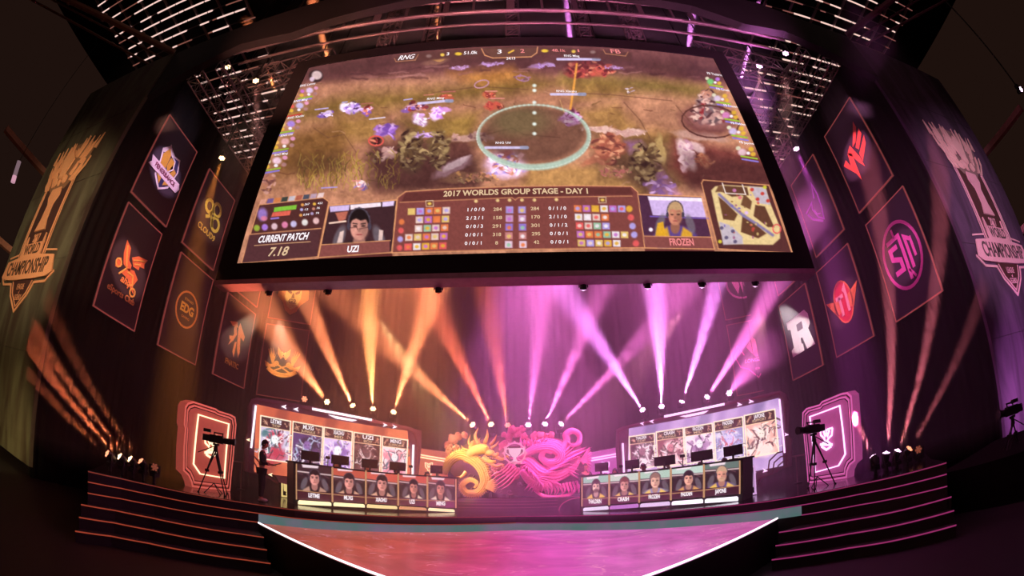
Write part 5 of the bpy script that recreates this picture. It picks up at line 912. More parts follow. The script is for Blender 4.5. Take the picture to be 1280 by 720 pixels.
crest_screen('left', 20.6, [(523, 560), (560, 565), (560, 612), (523, 610)], 536, 583, 'warm_led', (180, 84, 66), (206, 120, 96), [[(523, 568), (558, 574)], [(523, 571), (558, 577)]])
crest_screen('right', 20.6, [(735, 566), (772, 559), (772, 610), (735, 612)], 757, 582, 'pink_led', (170, 74, 160), (196, 96, 176), [[(739, 573), (772, 567)], [(739, 576), (772, 570)]])
# ================================================================ DRAGON SCULPTURE
DY = 18.9
def dp(px, py, dep=0.): p = aty(px, py, DY-dep); return p
sc_ = thing('dragon_sculpture', 'carved relief of a gold dragon and a pink dragon among clouds round a lit cup', 'sculpture', (0, DY, S))
M['gold_d'] = mat('gold_dragon', (240, 190, 84), .5, .1, var=.3, vs=14, bump=.4); M['pink_d'] = mat('pink_dragon', (250, 110, 180), .5, .0, var=.3, vs=14, bump=.4)
M['cloud_l'] = mat('carved_cloud_warm', (206, 140, 116), .8, bump=.3); M['cloud_r'] = mat('carved_cloud_pink', (216, 104, 140), .8, bump=.3); M['relief'] = mat('dark_relief', (104, 52, 70), .8, bump=.5)
rr = random.Random(21); PX = DY/FPX
def tubep(mb, pts, rad, n=8, k=5):   # pts (px,py,depth), rad in px
    P = [dp(*p) for p in crom([(*p, 0)[:3] if len(p) == 2 else p for p in pts], k)]; R = [Vector((rad[min(i, len(rad)-1)], 0, 0)).x for i in range(len(pts))]
    rs = []
    for i in range(len(P)):
        t = i/(len(P)-1)*(len(R)-1); a = int(t); b_ = min(a+1, len(R)-1); rs.append((R[a]*(1-(t-a))+R[b_]*(t-a))*PX)
    mb.tube(P, rs, n); return P, rs
# backing slab with swirling relief
mb = MB(); f0 = FR(dp(645, 590, -.35), (1, 0, 0), (0, 0, 1)); bk = [(566, 563), (585, 552), (610, 545), (640, 540), (680, 543), (705, 550), (728, 560), (734, 585), (728, 605), (700, 619), (672, 623), (640, 620), (606, 615), (578, 608), (562, 590)]
mb.prism([((p[0]-645)*PX, -(p[1]-590)*PX*1.0) for p in bk], f0, -.15, 0)
for k in range(34):
    x, y = rr.uniform(585, 715), rr.uniform(592, 616); r = rr.uniform(2.5, 5.5); a0 = rr.uniform(0, 6.28)
    tubep(mb, [(x+r*math.cos(a0+t)*(1-t/7), y+r*.8*math.sin(a0+t)*(1-t/7), .0+rr.random()*.15-.25) for t in np.linspace(0, 5, 6)], [1.3, 1.0, .6], 5, 2)
mb.build('backing', 'relief', sc_, True)
# clouds
def cloud(name, spots, m, dep=.1):
    mb = MB()
    for (x, y, r) in spots:
        mb.ball(dp(x, y, dep+rr.uniform(-.05, .1)), r*PX, 10, 7, (1, .6, 1))
        for k in range(4): a = rr.uniform(0, 6.28); mb.ball(dp(x+r*.75*math.cos(a), y+r*.75*math.sin(a), dep+.05), r*.5*PX, 8, 6, (1, .6, 1))
    mb.build(name, m, sc_, True)
cloud('cloud', [(566, 549, 6), (573, 546, 5), (560, 556, 5), (581, 544, 4), (561, 564, 4.5), (570, 560, 4)], 'cloud_l')
cloud('cloud', [(640, 538, 5.5), (647, 541, 6), (636, 546, 5), (652, 537, 4.5), (630, 543, 3.5), (655, 545, 4)], 'cloud_r')
cloud('cloud', [(618, 586, 4), (624, 583, 4.5), (630, 587, 4), (612, 592, 4), (608, 582, 3.5), (621, 593, 3.5)], 'cloud_l')
cloud('cloud', [(640, 585, 5), (648, 588, 4), (636, 592, 3.5), (655, 584, 4), (646, 596, 3.5)], 'cloud_r')
cloud('cloud', [(668, 545, 5), (676, 544, 4.5), (684, 546, 4), (660, 552, 4), (690, 543, 3.5)], 'cloud_r')
# gold dragon
g = MB()
def scales(P, R_, name, m, every=1):
    q = MB()
    for i in range(1, len(P)-1, every):
        d = (P[i+1]-P[i-1]).normalized(); o_ = d.cross(Vector((0, 1, 0)))
        if o_.length < .05: continue
        o_.normalize()
        for s_ in (-.75, -.4, 0, .4, .75):
            c = P[i]+o_*R_[i]*s_+Vector((0, -R_[i]*math.sqrt(max(0, 1-s_*s_))*.95, 0))+d*R_[i]*(.12 if int(s_*10) % 2 else -.12)
            t = c+d*R_[i]*.42+Vector((0, -R_[i]*.3, 0)); w_ = o_*R_[i]*.2; q.add([c-w_, c+w_, t, c-d*R_[i]*.25+Vector((0, -R_[i]*.02, 0))], [(0, 1, 2), (0, 2, 3), (1, 3, 2), (0, 3, 1)])
    o = q.build(name, m, sc_); o['kind'] = 'stuff'
bodyL = [(556, 592, .1), (562, 578, .3), (575, 569, .4), (590, 574, .45), (602, 586, .5), (606, 602, .45), (598, 615, .4), (584, 616, .4), (578, 607, .45), (587, 600, .5), (596, 604, .5), (593, 610, .5)]
P, Rr = tubep(g, bodyL, [3.5, 5.5, 6.5, 6.5, 6.5, 5.8, 5, 4.2, 3.6, 3, 2.4, 1.4], 10, 7)
g2 = MB()
for i in range(2, len(P)-8):
    d = (P[i+1]-P[i-1]).normalized(); o_ = d.cross(Vector((0, 1, 0))).normalized(); b_ = P[i]+o_*Rr[i]*.9; g2.cyl(b_, b_+o_*Rr[i]*.55+d*Rr[i]*.2, Rr[i]*.3, .003, 5)
    for s_ in (-.5, 0, .5): g2.ball(P[i]+o_*Rr[i]*s_*1.1+Vector((0, -Rr[i]*.8*(1-abs(s_)*.6), 0)), Rr[i]*.28, 6, 4)
scales(P, Rr, 'scale', 'gold_d'); g.build('dragon_body', 'gold_d', sc_, True); g2.build('scales_and_spines', 'gold_d', sc_)
g = MB(); tubep(g, [(584, 578, .4), (588, 568, .5), (598, 562, .6), (608, 561, .65)], [5, 6, 7, 6.5], 10, 5)
g.ball(dp(602, 561, .65), 8*PX, 12, 8, (1.15, .8, .8)); g.ball(dp(612, 566, .7), 5.2*PX, 10, 8, (1.2, .7, .8)); g.ball(dp(619, 569, .72), 3.6*PX, 10, 7, (1.1, .8, .8)); g.ball(dp(622, 567, .74), 1.8*PX, 8, 6)
tubep(g, [(604, 571, .6), (612, 577, .65), (620, 577, .66)], [3.4, 2.8, 1.8], 8, 4); g.ball(dp(608, 559, .95), 1.7*PX, 8, 6)
for k in range(5): a = dp(611+2.3*k, 571+.3*k, .75); g.cyl(a, a+Vector((0, 0, -2.3*PX)), .8*PX, .002, 5)
g.build('dragon_head', 'gold_d', sc_, True); g = MB()
for pts, r in [([(598, 556, .6), (594, 545, .7), (598, 534, .7)], 2.6), ([(606, 554, .7), (609, 545, .8), (609, 536, .8)], 2.6), ([(592, 558, .5), (586, 553, .5), (588, 543, .5)], 2.2), ([(613, 556, .7), (618, 550, .7), (621, 543, .7)], 2), ([(590, 563, .5), (581, 562, .5), (576, 556, .5)], 2), ([(596, 570, .6), (589, 573, .6), (583, 570, .6)], 1.8), ([(614, 560, .7), (620, 556, .7), (624, 551, .7)], 1.6)]:
    tubep(g, pts, [r, r*.75, .15], 7, 4)
for k in range(16):
    a = rr.uniform(2.2, 4.6); x, y = 601+7*math.cos(a), 561-6*math.sin(a)*-1; tubep(g, [(x, y, .55), (x+5*math.cos(a), y+5*math.sin(a), .6), (x+9*math.cos(a+.3), y+8*math.sin(a+.3), .5)], [1.5, 1, .2], 5, 3)
g.build('horns', 'gold_d', sc_, True); g = MB()
for k in range(11):
    a = math.radians(-40+k*9); tubep(g, [(600, 608, .45), (608+2*math.cos(a), 607+5*math.sin(a), .55), (615+8*math.cos(a)-abs(k-5)*.3, 606+13*math.sin(a), .5)], [1.6, 1.5, .2], 6, 4)
g.build('tail_fan', 'gold_d', sc_, True); g = MB()
for pts in ([(600, 590, .5), (608, 594, .6), (613, 600, .6)], [(582, 590, .5), (577, 596, .6), (570, 597, .6)], [(612, 578, .6), (620, 583, .7), (628, 581, .7)], [(620, 571, .7), (628, 574, .7), (634, 570, .7)]):
    tubep(g, pts, [2.4, 1.8, 1], 7, 4)
    for j in (-1, 0, 1): tubep(g, [pts[-1], (pts[-1][0]+3, pts[-1][1]+3*j+2, .65)], [.8, .1], 5, 2)
o = g.build('claws', 'gold_d', sc_, True); o['kind'] = 'stuff'
# pink dragon
g = MB(); P, Rr = tubep(g, [(648, 574, .3), (660, 566, .45), (674, 560, .5), (690, 560, .5), (700, 568, .5), (696, 577, .5), (684, 578, .5), (677, 571, .55), (682, 564, .6), (690, 567, .6)], [3, 5, 6.4, 6.6, 6.2, 5.6, 4.8, 3.8, 2.8, 1.6], 10, 6)
scales(P, Rr, 'scale', 'pink_d'); g.build('dragon_body', 'pink_d', sc_, True); g = MB()
P, Rr = tubep(g, [(697, 566, .4), (704, 560, .4), (708, 551, .4), (707, 543, .45), (715, 538, .45), (724, 543, .45), (724, 553, .45), (716, 557, .45), (709, 552, .5)], [5, 4.4, 3.8, 3.6, 3.4, 3.2, 2.8, 2.2, 1.2], 9, 6)
for i in range(2, len(P)-3):
    d = (P[i+1]-P[i-1]).normalized(); o_ = d.cross(Vector((0, -1, 0))).normalized(); b_ = P[i]+o_*Rr[i]*.9; g.cyl(b_, b_+o_*Rr[i]*.5, Rr[i]*.3, .003, 5)
g.build('dragon_tail', 'pink_d', sc_, True)
def feathers(root_pts, tips, wd, name, dep=.45):
    g = MB()
    for (x0, y0), (x1, y1) in zip(root_pts, tips):
        a, b_ = dp(x0, y0, dep), dp(x1, y1, dep+.15); d = b_-a; sd = d.cross(Vector((0, 1, 0))).normalized()*wd*PX
        m1 = a+d*.45+Vector((0, -.1, 0)); g.add([a-sd*.4, a+sd*.4, m1+sd*.7+Vector((0, .05, 0)), b_, m1-sd*.7+Vector((0, .05, 0)), m1+Vector((0, -.09, 0)), a+Vector((0, -.06, 0))], [(0, 6, 5, 4), (6, 1, 2, 5), (5, 2, 3), (4, 5, 3)])
    g.build(name, 'pink_d', sc_)
n = 15; feathers([(662+2.6*k, 596-1.1*k) for k in range(n)], [(686+3.9*k, 604-k*3.4+(k % 3)) for k in range(n)], 3, 'wing', .5)
feathers([(655+1.2*k, 577+1.3*k) for k in range(10)], [(636+5*k, 572+4.2*k+(k % 2)*2) for k in range(10)], 3, 'wing', .55)
feathers([(668+2*k, 600) for k in range(12)], [(655+4.6*k, 613+(k % 3)*2-k*.6) for k in range(12)], 2.4, 'wing', .45)
feathers([(700, 585-1.5*k) for k in range(9)], [(727-k*1.2, 600-k*6) for k in range(9)], 2.6, 'wing', .35)
feathers([(652+4*k, 560-1.0*k) for k in range(8)], [(650+5*k, 546+(k % 3)*2) for k in range(8)], 2.4, 'crest_feathers', .4)
g = MB()
for k in range(13):
    x = 670+4.2*k; tubep(g, [(x, 606-abs(k-6)*.8, .4), (x+3, 613, .5), (x+rr.uniform(-3, 6), 620-abs(k-6)*.5, .4)], [1.8, 1.3, .2], 6, 3)
for k in range(10):
    a = math.radians(-70+k*16); tubep(g, [(727, 575, .2), (731+3*math.cos(a), 575+8*math.sin(a), .3), (735+5*math.cos(a), 575+17*math.sin(a), .2)], [1.8, 1.4, .3], 6, 3)
tubep(g, [(668, 612, .3), (680, 620, .4), (700, 621, .4), (716, 616, .4), (722, 606, .4), (727, 612, .4)], [2.2, 2.4, 2.2, 2, 1.6, .6], 7, 5)
g.build('claws_and_flames', 'pink_d', sc_, True)
n = 13; feathers([(658+3*k, 590-1.4*k) for k in range(n)], [(664+4.6*k, 604-k*2.2+(k % 2)*2) for k in range(n)], 3.4, 'wing', .38)
feathers([(676+2*k, 588-1.2*k) for k in range(14)], [(700+2.6*k, 600-k*3.2) for k in range(14)], 3.2, 'wing', .3)
g = MB(); scales(*tubep(g, [(650, 572, .2), (662, 578, .3), (676, 590, .35), (694, 594, .35), (712, 586, .3), (724, 572, .2)], [5, 8, 9, 9, 7, 4], 10, 5), 'scale', 'pink_d'); scales(*tubep(g, [(664, 560, .2), (678, 556, .25), (696, 558, .3), (706, 570, .3)], [5, 8, 8, 6], 10, 5), 'scale', 'pink_d'); tubep(g, [(652, 588, .3), (662, 600, .4), (676, 608, .4), (690, 606, .35)], [4, 6, 6, 3], 9, 5)
g.build('dragon_flank', 'pink_d', sc_, True)
g = MB()
for k in range(6): tubep(g, [(636+3*k, 580+2*k, .3), (628+3*k, 588+2*k, .35), (616+4*k, 594+2.4*k, .3), (606+4*k, 603+1.8*k, .3)], [1.5, 1.3, 1.0, .3], 5, 4)
for k in range(5): tubep(g, [(624, 556+k*1.6, .4), (630, 551+k*2, .45), (640, 549+k*1.5, .4)], [1.2, 1, .3], 5, 3)
g.build('wind_swirls', 'cloud_r', sc_, True)['kind'] = 'stuff'
fc = FR(dp(643.5, 566.5, .75), (PX, 0, 0), (0, 0, PX)); mb = MB(); WL = emis('cup_white', (236, 196, 206), 1.0)
mb.stroke(circ(0, 0, 12.4, 24), 1.6, fc, 0, .06, True)
for a in range(0, 360, 30): mb.prism([(13.4*math.cos(math.radians(a+q)), 13.4*math.sin(math.radians(a+q))) for q in (-8, 8)]+[(15.2*math.cos(math.radians(a)), 15.2*math.sin(math.radians(a)))], fc, 0, .05)
mb.build('cup_ring', mat('ring_silver', (190, 150, 160), .4, .3, emit=(170, 120, 130), es=.6), sc_); mb = MB()
mb.prism([(-7.6, 6.6), (7.6, 6.6), (6.6, 0), (3, -4.6), (1.4, -5.4), (2, -8.6), (5, -10.4), (-5, -10.4), (-2, -8.6), (-1.4, -5.4), (-3, -4.6), (-6.6, 0)], fc, 0, .12)
for k in (-1, 1): mb.stroke([(k*7, 5.6), (k*10.6, 5), (k*10.4, 0), (k*5.6, -3.4)], 1.3, fc, 0, .08)
mb.build('cup', WL, sc_); mb = MB(); mb.prism([(-7, 5.9), (7, 5.9), (6.2, 8.4), (-6.2, 8.4)], fc, .02, .14); mb.build('cup_mouth', 'relief', sc_)
# low curved plinth in front of it, round cut-outs at both ends
pf = FR((0, 17.3, S), (1, 0, 0), (0, 0, 1)); xl, xr = aty(535, 625, 17.3).x, aty(727, 625, 17.3).x
pl_ = [(xl, 0), (xl+.05, .0)]+[(xl+.05+.62*math.sin(t), .5-.5*math.cos(math.pi/2-t)-.0) if False else (xl+.75-.75*math.cos(t), .52*math.sin(t)) for t in ()]+[]
H_ = .5
pts = [(xl+.85, 0)]+[(xl+.05+.8*math.cos(t), H_*math.sin(t)*.92) for t in np.linspace(0.05, math.pi/2, 8)]+[(xl-.5, H_*.92), (xl-.5, H_), (xr+.5, H_), (xr+.5, H_*.92)]+[(xr-.05-.8*math.cos(t), H_*math.sin(t)*.92) for t in np.linspace(math.pi/2, 0.05, 8)]+[(xr-.85, 0)]
pr = thing('plinth', 'low dark plinth with rounded ends beneath the dragon sculpture', 'plinth', (0, 17.5, S))
MB().prism(pts, pf, -1.9, 0).build('plinth_body', mat('plinth_gloss', (56, 34, 40), .25), pr)
for dz, m_ in ((.0, 0), (.12, 1)): MB().stroke([(p[0], p[1]*(1-dz)) for p in pts[:9]], .03, pf, 0, .02).build('edge_line', 'gold_line', pr) if not m_ else None
MB().stroke([(p[0], p[1]) for p in pts[-9:]], .03, pf, 0, .02).build('edge_line', emis('plinth_pink', (196, 60, 110), .8), pr)
for z in (.15, .28, .4): MB().box(((xl+xr)/2, 17.29, S+z), (xr-xl-1.8, .03, .014)).build('groove_line', mat('groove%d' % int(z*100), (130, 70, 80), .3, .2), pr)
tag(MB().prism([(.9*math.cos(t), .35*math.sin(t)) for t in np.linspace(0, 6.0, 18)], FR(atz(648, 637, S), (1, 0, 0), (0, 1, 0)), 0, .08).build('floor_dish', 'bezel'), 'flat dark oval pad on the stage floor in front of the plinth', 'pad')

# ================================================================ PEOPLE
def skin_verts(nodes, edges, sub=1):
    me = D2.meshes.new('t'); me.from_pydata([n[0] for n in nodes], edges, []); o = D2.objects.new('t', me); COL.objects.link(o)
    md = o.modifiers.new('s', 'SKIN'); sv = me.skin_vertices[0].data
    for i, n in enumerate(nodes): sv[i].radius = (n[1], n[2] if len(n) > 2 else n[1]); sv[i].use_root = (i == 0)
    md.use_smooth_shade = True; md.branch_smoothing = .6
    if sub: sd = o.modifiers.new('d', 'SUBSURF'); sd.levels = sub; sd.render_levels = sub
    dg = bpy.context.evaluated_depsgraph_get(); ev = o.evaluated_get(dg); m2 = ev.to_mesh()
    vs = [v.co.copy() for v in m2.vertices]; fs = [tuple(p.vertices) for p in m2.polygons]; ev.to_mesh_clear(); D2.objects.remove(o); D2.meshes.remove(me)
    return vs, fs
def person(label, base, face, J, hair='hair', shirt='cloth', trousers='cloth', long_hair=False, group=None, seated=False, headset=False):
    # J: joint dictionary in body coordinates: x right, y forward, z up
    root = thing('person', label, 'person', base, group); R = Matrix.Rotation(face, 3, 'Z'); B0 = Vector(base)
    W = lambda p: B0+R @ Vector(p)
    names = ['pelvis', 'waist', 'chest', 'neck', 'skull']; nodes = [(W(J['pelvis']), .13, .10), (W(J['waist']), .125, .095), (W(J['chest']), .15, .11), (W(J['neck']), .055), ]
    E_ = [(0, 1), (1, 2), (2, 3)]
    def chain(start, pts, rs, cl=nodes, ce=E_):
        p = start
        for q, r in zip(pts, rs): cl.append((W(q), r)); ce.append((p, len(cl)-1)); p = len(cl)-1
    for s_ in ('l', 'r'):
        chain(2, [J['sh'+s_], J['el'+s_], J['wr'+s_], J['ha'+s_]], [.06, .042, .03, .035]); chain(0, [J['hi'+s_], J['kn'+s_], J['an'+s_], J['to'+s_]], [.085, .058, .04, .03])
    vs, fs = skin_verts(nodes, E_); mb = MB().add(vs, fs); hc = Vector(J['head']); up = Vector(J.get('up', (0, 0, 1)))
    n0 = len(mb.v); mb.ball((0, 0, 0), .105, 14, 10, (.76, .92, 1.12)); Rh = R
    look = Vector(J.get('look', (0, 1, 0))).normalized(); side = look.cross(Vector((0, 0, 1))).normalized(); up = side.cross(look)
    HM = Matrix((side, look, up)).transposed()
    hw = lambda p: W(hc+HM @ Vector(p))
    def redo(k, fn):
        for i in range(k, len(mb.v)): mb.v[i] = tuple(fn(Vector(mb.v[i])))
    def jaw(v):
        if v.z < 0 and v.y > -.03: v.x *= 1+v.z*2.2; v.y += .012
        return hw(v)
    redo(n0, jaw)
    mb.cyl(W(J['neck']), hw((0, -.02, -.06)), .052, .05, 10)
    for k in (-1, 1):
        a = len(mb.v); mb.ball((k*.08, -.005, -.005), .022, 6, 5, (.4, .8, 1.3)); redo(a, hw); a = len(mb.v); mb.ball((k*.033, .088, .012), .014, 8, 6, (1.2, .5, .6)); redo(a, hw)
    a = len(mb.v); mb.add([(-.012, .09, .02), (.012, .09, .02), (.018, .094, -.03), (-.018, .094, -.03), (0, .122, -.022), (0, .096, .03)], [(0, 3, 4), (4, 2, 1), (3, 2, 4), (0, 4, 5), (5, 4, 1)]); redo(a, hw)
    a = len(mb.v); mb.ball((0, .088, -.055), .02, 8, 5, (1.2, .5, .35)); redo(a, hw)
    for s_ in ('l', 'r'):    # palm is the last chain node; five fingers
        w_ = Vector(J['wr'+s_]); h = Vector(J['ha'+s_]); d = (h-w_).normalized(); sd = d.cross(Vector((0, 0, 1))).normalized() if abs(d.z) < .9 else Vector((0, 1, 0)); dn = sd.cross(d)
        for k in range(4):
            o1 = h+sd*(.027-.018*k); L1 = (.036, .042, .040, .03)[k]; mb.tube([W(o1), W(o1+d*L1+dn*.004), W(o1+d*(L1*1.7)-dn*.016*(1 if dn.z > 0 else -1)), W(o1+d*(L1*2.1)-dn*.034*(1 if dn.z > 0 else -1))], [.0095, .009, .008, .006], 6)
        kx = 1 if s_ == 'r' else -1; o1 = h-d*.02; mb.tube([W(o1), W(o1+sd*.03*-kx+d*.02), W(o1+sd*.045*-kx+d*.045)], [.012, .0105, .008], 6)
    mb.build('body', 'skin', root, True)
    # clothing: slightly fuller shells
    cn = [(W(J['pelvis']), .135, .105), (W(J['waist']), .135, .105), (W(J['chest']), .185, .135), (W((Vector(J['chest'])*.35+Vector(J['neck'])*.65)), .075)]; ce = [(0, 1), (1, 2), (2, 3)]
    for s_ in ('l', 'r'):
        e_ = Vector(J['el'+s_]); sh = Vector(J['sh'+s_]); wr = Vector(J['wr'+s_]); chain(2, [sh, e_, e_+(wr-e_)*.8], [.085, .062, .047], cn, ce)
    vs, fs = skin_verts(cn, ce); MB().add(vs, fs).build('shirt', shirt, root, True)
    cn = [(W(J['pelvis']), .14, .11)]; ce = []
    for s_ in ('l', 'r'):
        kn = Vector(J['kn'+s_]); an = Vector(J['an'+s_]); chain(0, [J['hi'+s_], kn, kn+(an-kn)*.93], [.105, .078, .058], cn, ce)
    vs, fs = skin_verts(cn, ce); MB().add(vs, fs).build('trousers', trousers, root, True)
    for s_ in ('l', 'r'):
        an = Vector(J['an'+s_]); to = Vector(J['to'+s_]); d = (to-an); d.z = 0; d.normalize(); c = an+d*.07; c.z = an.z-.045; mb = MB(); a = len(mb.v); mb.ball((0, 0, 0), .14, 10, 6, (.36, 1, .36))
        Ry = Matrix.Rotation(math.atan2(d.y, d.x)-math.pi/2, 3, 'Z'); mb.v = [tuple(W(c+Ry @ Vector((v[0], v[1], max(v[2], -.03))))) for v in mb.v]; mb.build('shoe', 'shoe', root, True)
    mb = MB(); mb.ball((0, -.014, .022), .112, 14, 9, (.8, .93, 1.08)); mb.v = [v if not (v[1] > .055 and v[2] < .05) else (v[0]*.8, .05, v[2]) for v in mb.v]
    hr = random.Random(len(label))
    for k in range(26):
        a = hr.uniform(0, 6.28); q = hr.uniform(.02, .085); b0 = Vector((q*math.cos(a), q*math.sin(a)*1.1-.01, .10-q*.35)); mb.cyl(b0, b0+Vector((hr.uniform(-.03, .03), hr.uniform(-.02, .05), hr.uniform(.0, .035))), .018, .003, 5)
    if long_hair:
        for k in range(12): a = math.pi+math.pi*k/11; mb.tube([(.085*math.cos(a), .09*math.sin(a)*.9-.01, .05), (.1*math.cos(a), .1*math.sin(a)-.01, -.1), (.1*math.cos(a), .1*math.sin(a), -.24)], [.022, .028, .008], 6)
    mb.v = [tuple(hw(Vector(v))) for v in mb.v]; mb.build('hair', hair, root, True)
    if headset:
        mb = MB(); mb.tube([tuple((.1*math.cos(t), 0, .02+.12*math.sin(t))) for t in np.linspace(0, math.pi, 9)], .013, 6); mb.cyl((.082, 0, .0), (.115, 0, .0), .036, n=10); mb.cyl((-.082, 0, .0), (-.115, 0, .0), .036, n=10); mb.tube([(-.1, .02, -.02), (-.08, .09, -.06), (-.03, .12, -.06)], .005, 5)
        mb.v = [tuple(hw(Vector(v))) for v in mb.v]; mb.build('headset', 'black', root)
    return root
STAND = dict(pelvis=(0, 0, .96), waist=(0, .01, 1.1), chest=(0, .0, 1.34), neck=(0, 0, 1.53), head=(0, .05, 1.68), shl=(-.19, 0, 1.44), shr=(.19, 0, 1.44), ell=(-.25, .03, 1.14), elr=(.25, .03, 1.14), wrl=(-.14, .27, 1.12), wrr=(.14, .27, 1.12), hal=(-.09, .34, 1.13), har=(.09, .34, 1.13),
             hil=(-.1, 0, .9), hir=(.1, 0, .9), knl=(-.12, .03, .5), knr=(.12, .02, .5), anl=(-.13, -.02, .1), anr=(.12, .0, .1), tol=(-.15, .16, .04), tor=(.15, .18, .04), look=(0, 1, -.35))
SIT = dict(pelvis=(0, 0, .5), waist=(0, .02, .64), chest=(0, .07, .9), neck=(0, .12, 1.08), head=(0, .2, 1.21), shl=(-.19, .08, 1.0), shr=(.19, .08, 1.0), ell=(-.25, .25, .8), elr=(.25, .25, .8), wrl=(-.16, .48, .8), wrr=(.16, .48, .8), hal=(-.14, .56, .8), har=(.14, .56, .8),
           hil=(-.1, .05, .48), hir=(.1, .05, .48), knl=(-.14, .45, .5), knr=(.14, .45, .5), anl=(-.14, .42, .1), anr=(.14, .42, .1), tol=(-.15, .56, .04), tor=(.15, .56, .04), look=(0, 1, -.2))
b0 = atz(326, 627, S)
person('person in black clothes and pale shoes standing with a tablet beside the left desk', b0, math.radians(-70), STAND)
q = b0+Matrix.Rotation(math.radians(-70), 3, 'Z') @ Vector((0, .42, 1.15))
tb = thing('tablet', 'slim dark tablet held out by the standing person at left', 'tablet', q); MB().box(q, (.2, .3, .012), Matrix.Rotation(math.radians(-70), 3, 'Z') @ Matrix.Rotation(.35, 3, 'X')).build('body', 'black', tb)
MB().box(q+Vector((0, 0, .009)), (.17, .26, .004), Matrix.Rotation(math.radians(-70), 3, 'Z') @ Matrix.Rotation(.35, 3, 'X')).build('screen', emis('tablet_glow', (120, 150, 170), .5), tb)
b1 = atd(731.5, 586, 18.3); b1.z = S
person('person in a dark shirt standing behind the inner end of the right desk', b1, math.radians(185), STAND)
# players: seated behind each desk, with monitor, chair
def seats(side, d, tops, labs, jers):
    root, f, uv, t0, t1 = d; ux = f.ux; nn = f.n
    for i, (px, py, vis) in enumerate(tops):
        back = f(*uv(px, py), 0); back = EYE+(back-EYE)*(1+1.0/(back-EYE).length); base = Vector((back.x, back.y, S)); ang = math.atan2(nn.y, nn.x)-math.pi/2
        J = dict(SIT); zt = back.z-S; dz = zt-1.33
        if not vis: dz = min(dz, -.02)
        dz = max(-.12, min(.2, dz))
        for k in ('waist', 'chest', 'neck', 'head', 'shl', 'shr', 'ell', 'elr', 'wrl', 'wrr', 'hal', 'har'): v = J[k]; J[k] = (v[0], v[1], v[2]+dz*(.5 if k in ('waist',) else 1))
        person(labs[i], base-Matrix.Rotation(ang, 3, 'Z') @ Vector((0, .2, 0)), ang, J, shirt=jers, headset=True, long_hair=(side == 'left' and i == 1))
        ch = thing('gaming_chair', 'padded racing chair of the '+labs[i].split(' wearing')[0].replace('seated ', ''), 'chair', base, 'gaming chairs behind the desks'); Rz = Matrix.Rotation(ang, 3, 'Z'); cb = base-Rz @ Vector((0, .2, 0))
        T = lambda p: cb+Rz @ Vector(p)
        MB().box(T((0, .02, .4)), (.5, .5, .1), Rz).build('seat', 'cloth', ch); MB().box(T((0, -.24, .78)), (.48, .09, .68), Rz @ Matrix.Rotation(.12, 3, 'X')).build('backrest', 'cloth', ch); MB().cyl(T((0, 0, .08)), T((0, 0, .36)), .035).build('gas_lift', 'black', ch)
        mb = MB(); [mb.cyl(T((0, 0, .09)), T((.3*math.cos(a), .3*math.sin(a), .045)), .025, .02, 6) for a in np.linspace(0, 5.03, 5)]; mb.build('base', 'black', ch)
PLB = ['first player from the pillar', 'second player', 'third player', 'fourth player', 'fifth player, nearest the sculpture,']
seats('left', dl, [(385, 577, 0), (421, 567, 1), (459, 581.5, 1), (496, 585, 1), (534, 590, 1)], [f'seated {a} behind the left desk wearing a headset' for a in ('player at the outer end', 'long-haired player second from the outer end', 'player in the middle', 'player second from the inner end', 'player at the inner end')], 'cloth')
seats('right', dr, [(769, 586, 1), (804, 580, 1), (834, 574, 1), (875, 571, 0), (905, 566, 0)], [f'seated {a} behind the right desk wearing a headset' for a in ('player at the inner end', 'player second from the inner end', 'player in the middle', 'player second from the outer end', 'player at the outer end')], 'navy')
def monitors(side, d, quads, place):
    root, f, uv, t0, t1 = d
    for (x0, x1, y0, y1), pl in zip(quads, place):
        a, b_ = uv(x0, y1, -.35), uv(x1, y1, -.35); c = uv((x0+x1)/2, (y0+y1)/2, -.35); h = uv(x0, y0, -.35)[1]-a[1]
        sl = (t1[1]-t0[1])/(t1[0]-t0[0]); top = t0[1]+sl*(c[0]-t0[0])+.05; zc = top+.12+h/2
        m = thing('monitor', f'black monitor standing on the {side} desk, {pl}', 'monitor', f(c[0], top, -.35), 'player monitors')
        W_ = abs(b_[0]-a[0]); MB().prism([(c[0]-W_/2, top+.1), (c[0]+W_/2, top+.1), (c[0]+W_/2, top+.1+max(h, .3)), (c[0]-W_/2, top+.1+max(h, .3))], f, -.38, -.34).build('panel', 'bezel', m)
        MB().prism([(c[0]-.03, top), (c[0]+.03, top), (c[0]+.03, top+.2), (c[0]-.03, top+.2)], f, -.34, -.31).build('stand', 'black', m); MB().prism([(c[0]-.12, top), (c[0]+.12, top), (c[0]+.12, top+.015), (c[0]-.12, top+.015)], f, -.42, -.26).build('foot', 'black', m)
PT = ('at the outer end', 'second from the outer end', 'in the middle', 'second from the inner end', 'at the inner end')
monitors('left', dl, [(376, 399, 573, 582), (414, 436, 578, 588), (452, 472, 583, 592), (487, 507, 588, 596), (538, 553, 592, 600)], PT)
monitors('right', dr, [(905, 929, 569, 578), (864, 891, 573, 582), (818, 844, 578, 587), (782, 799, 584, 591), (744, 760, 588, 596)], PT)
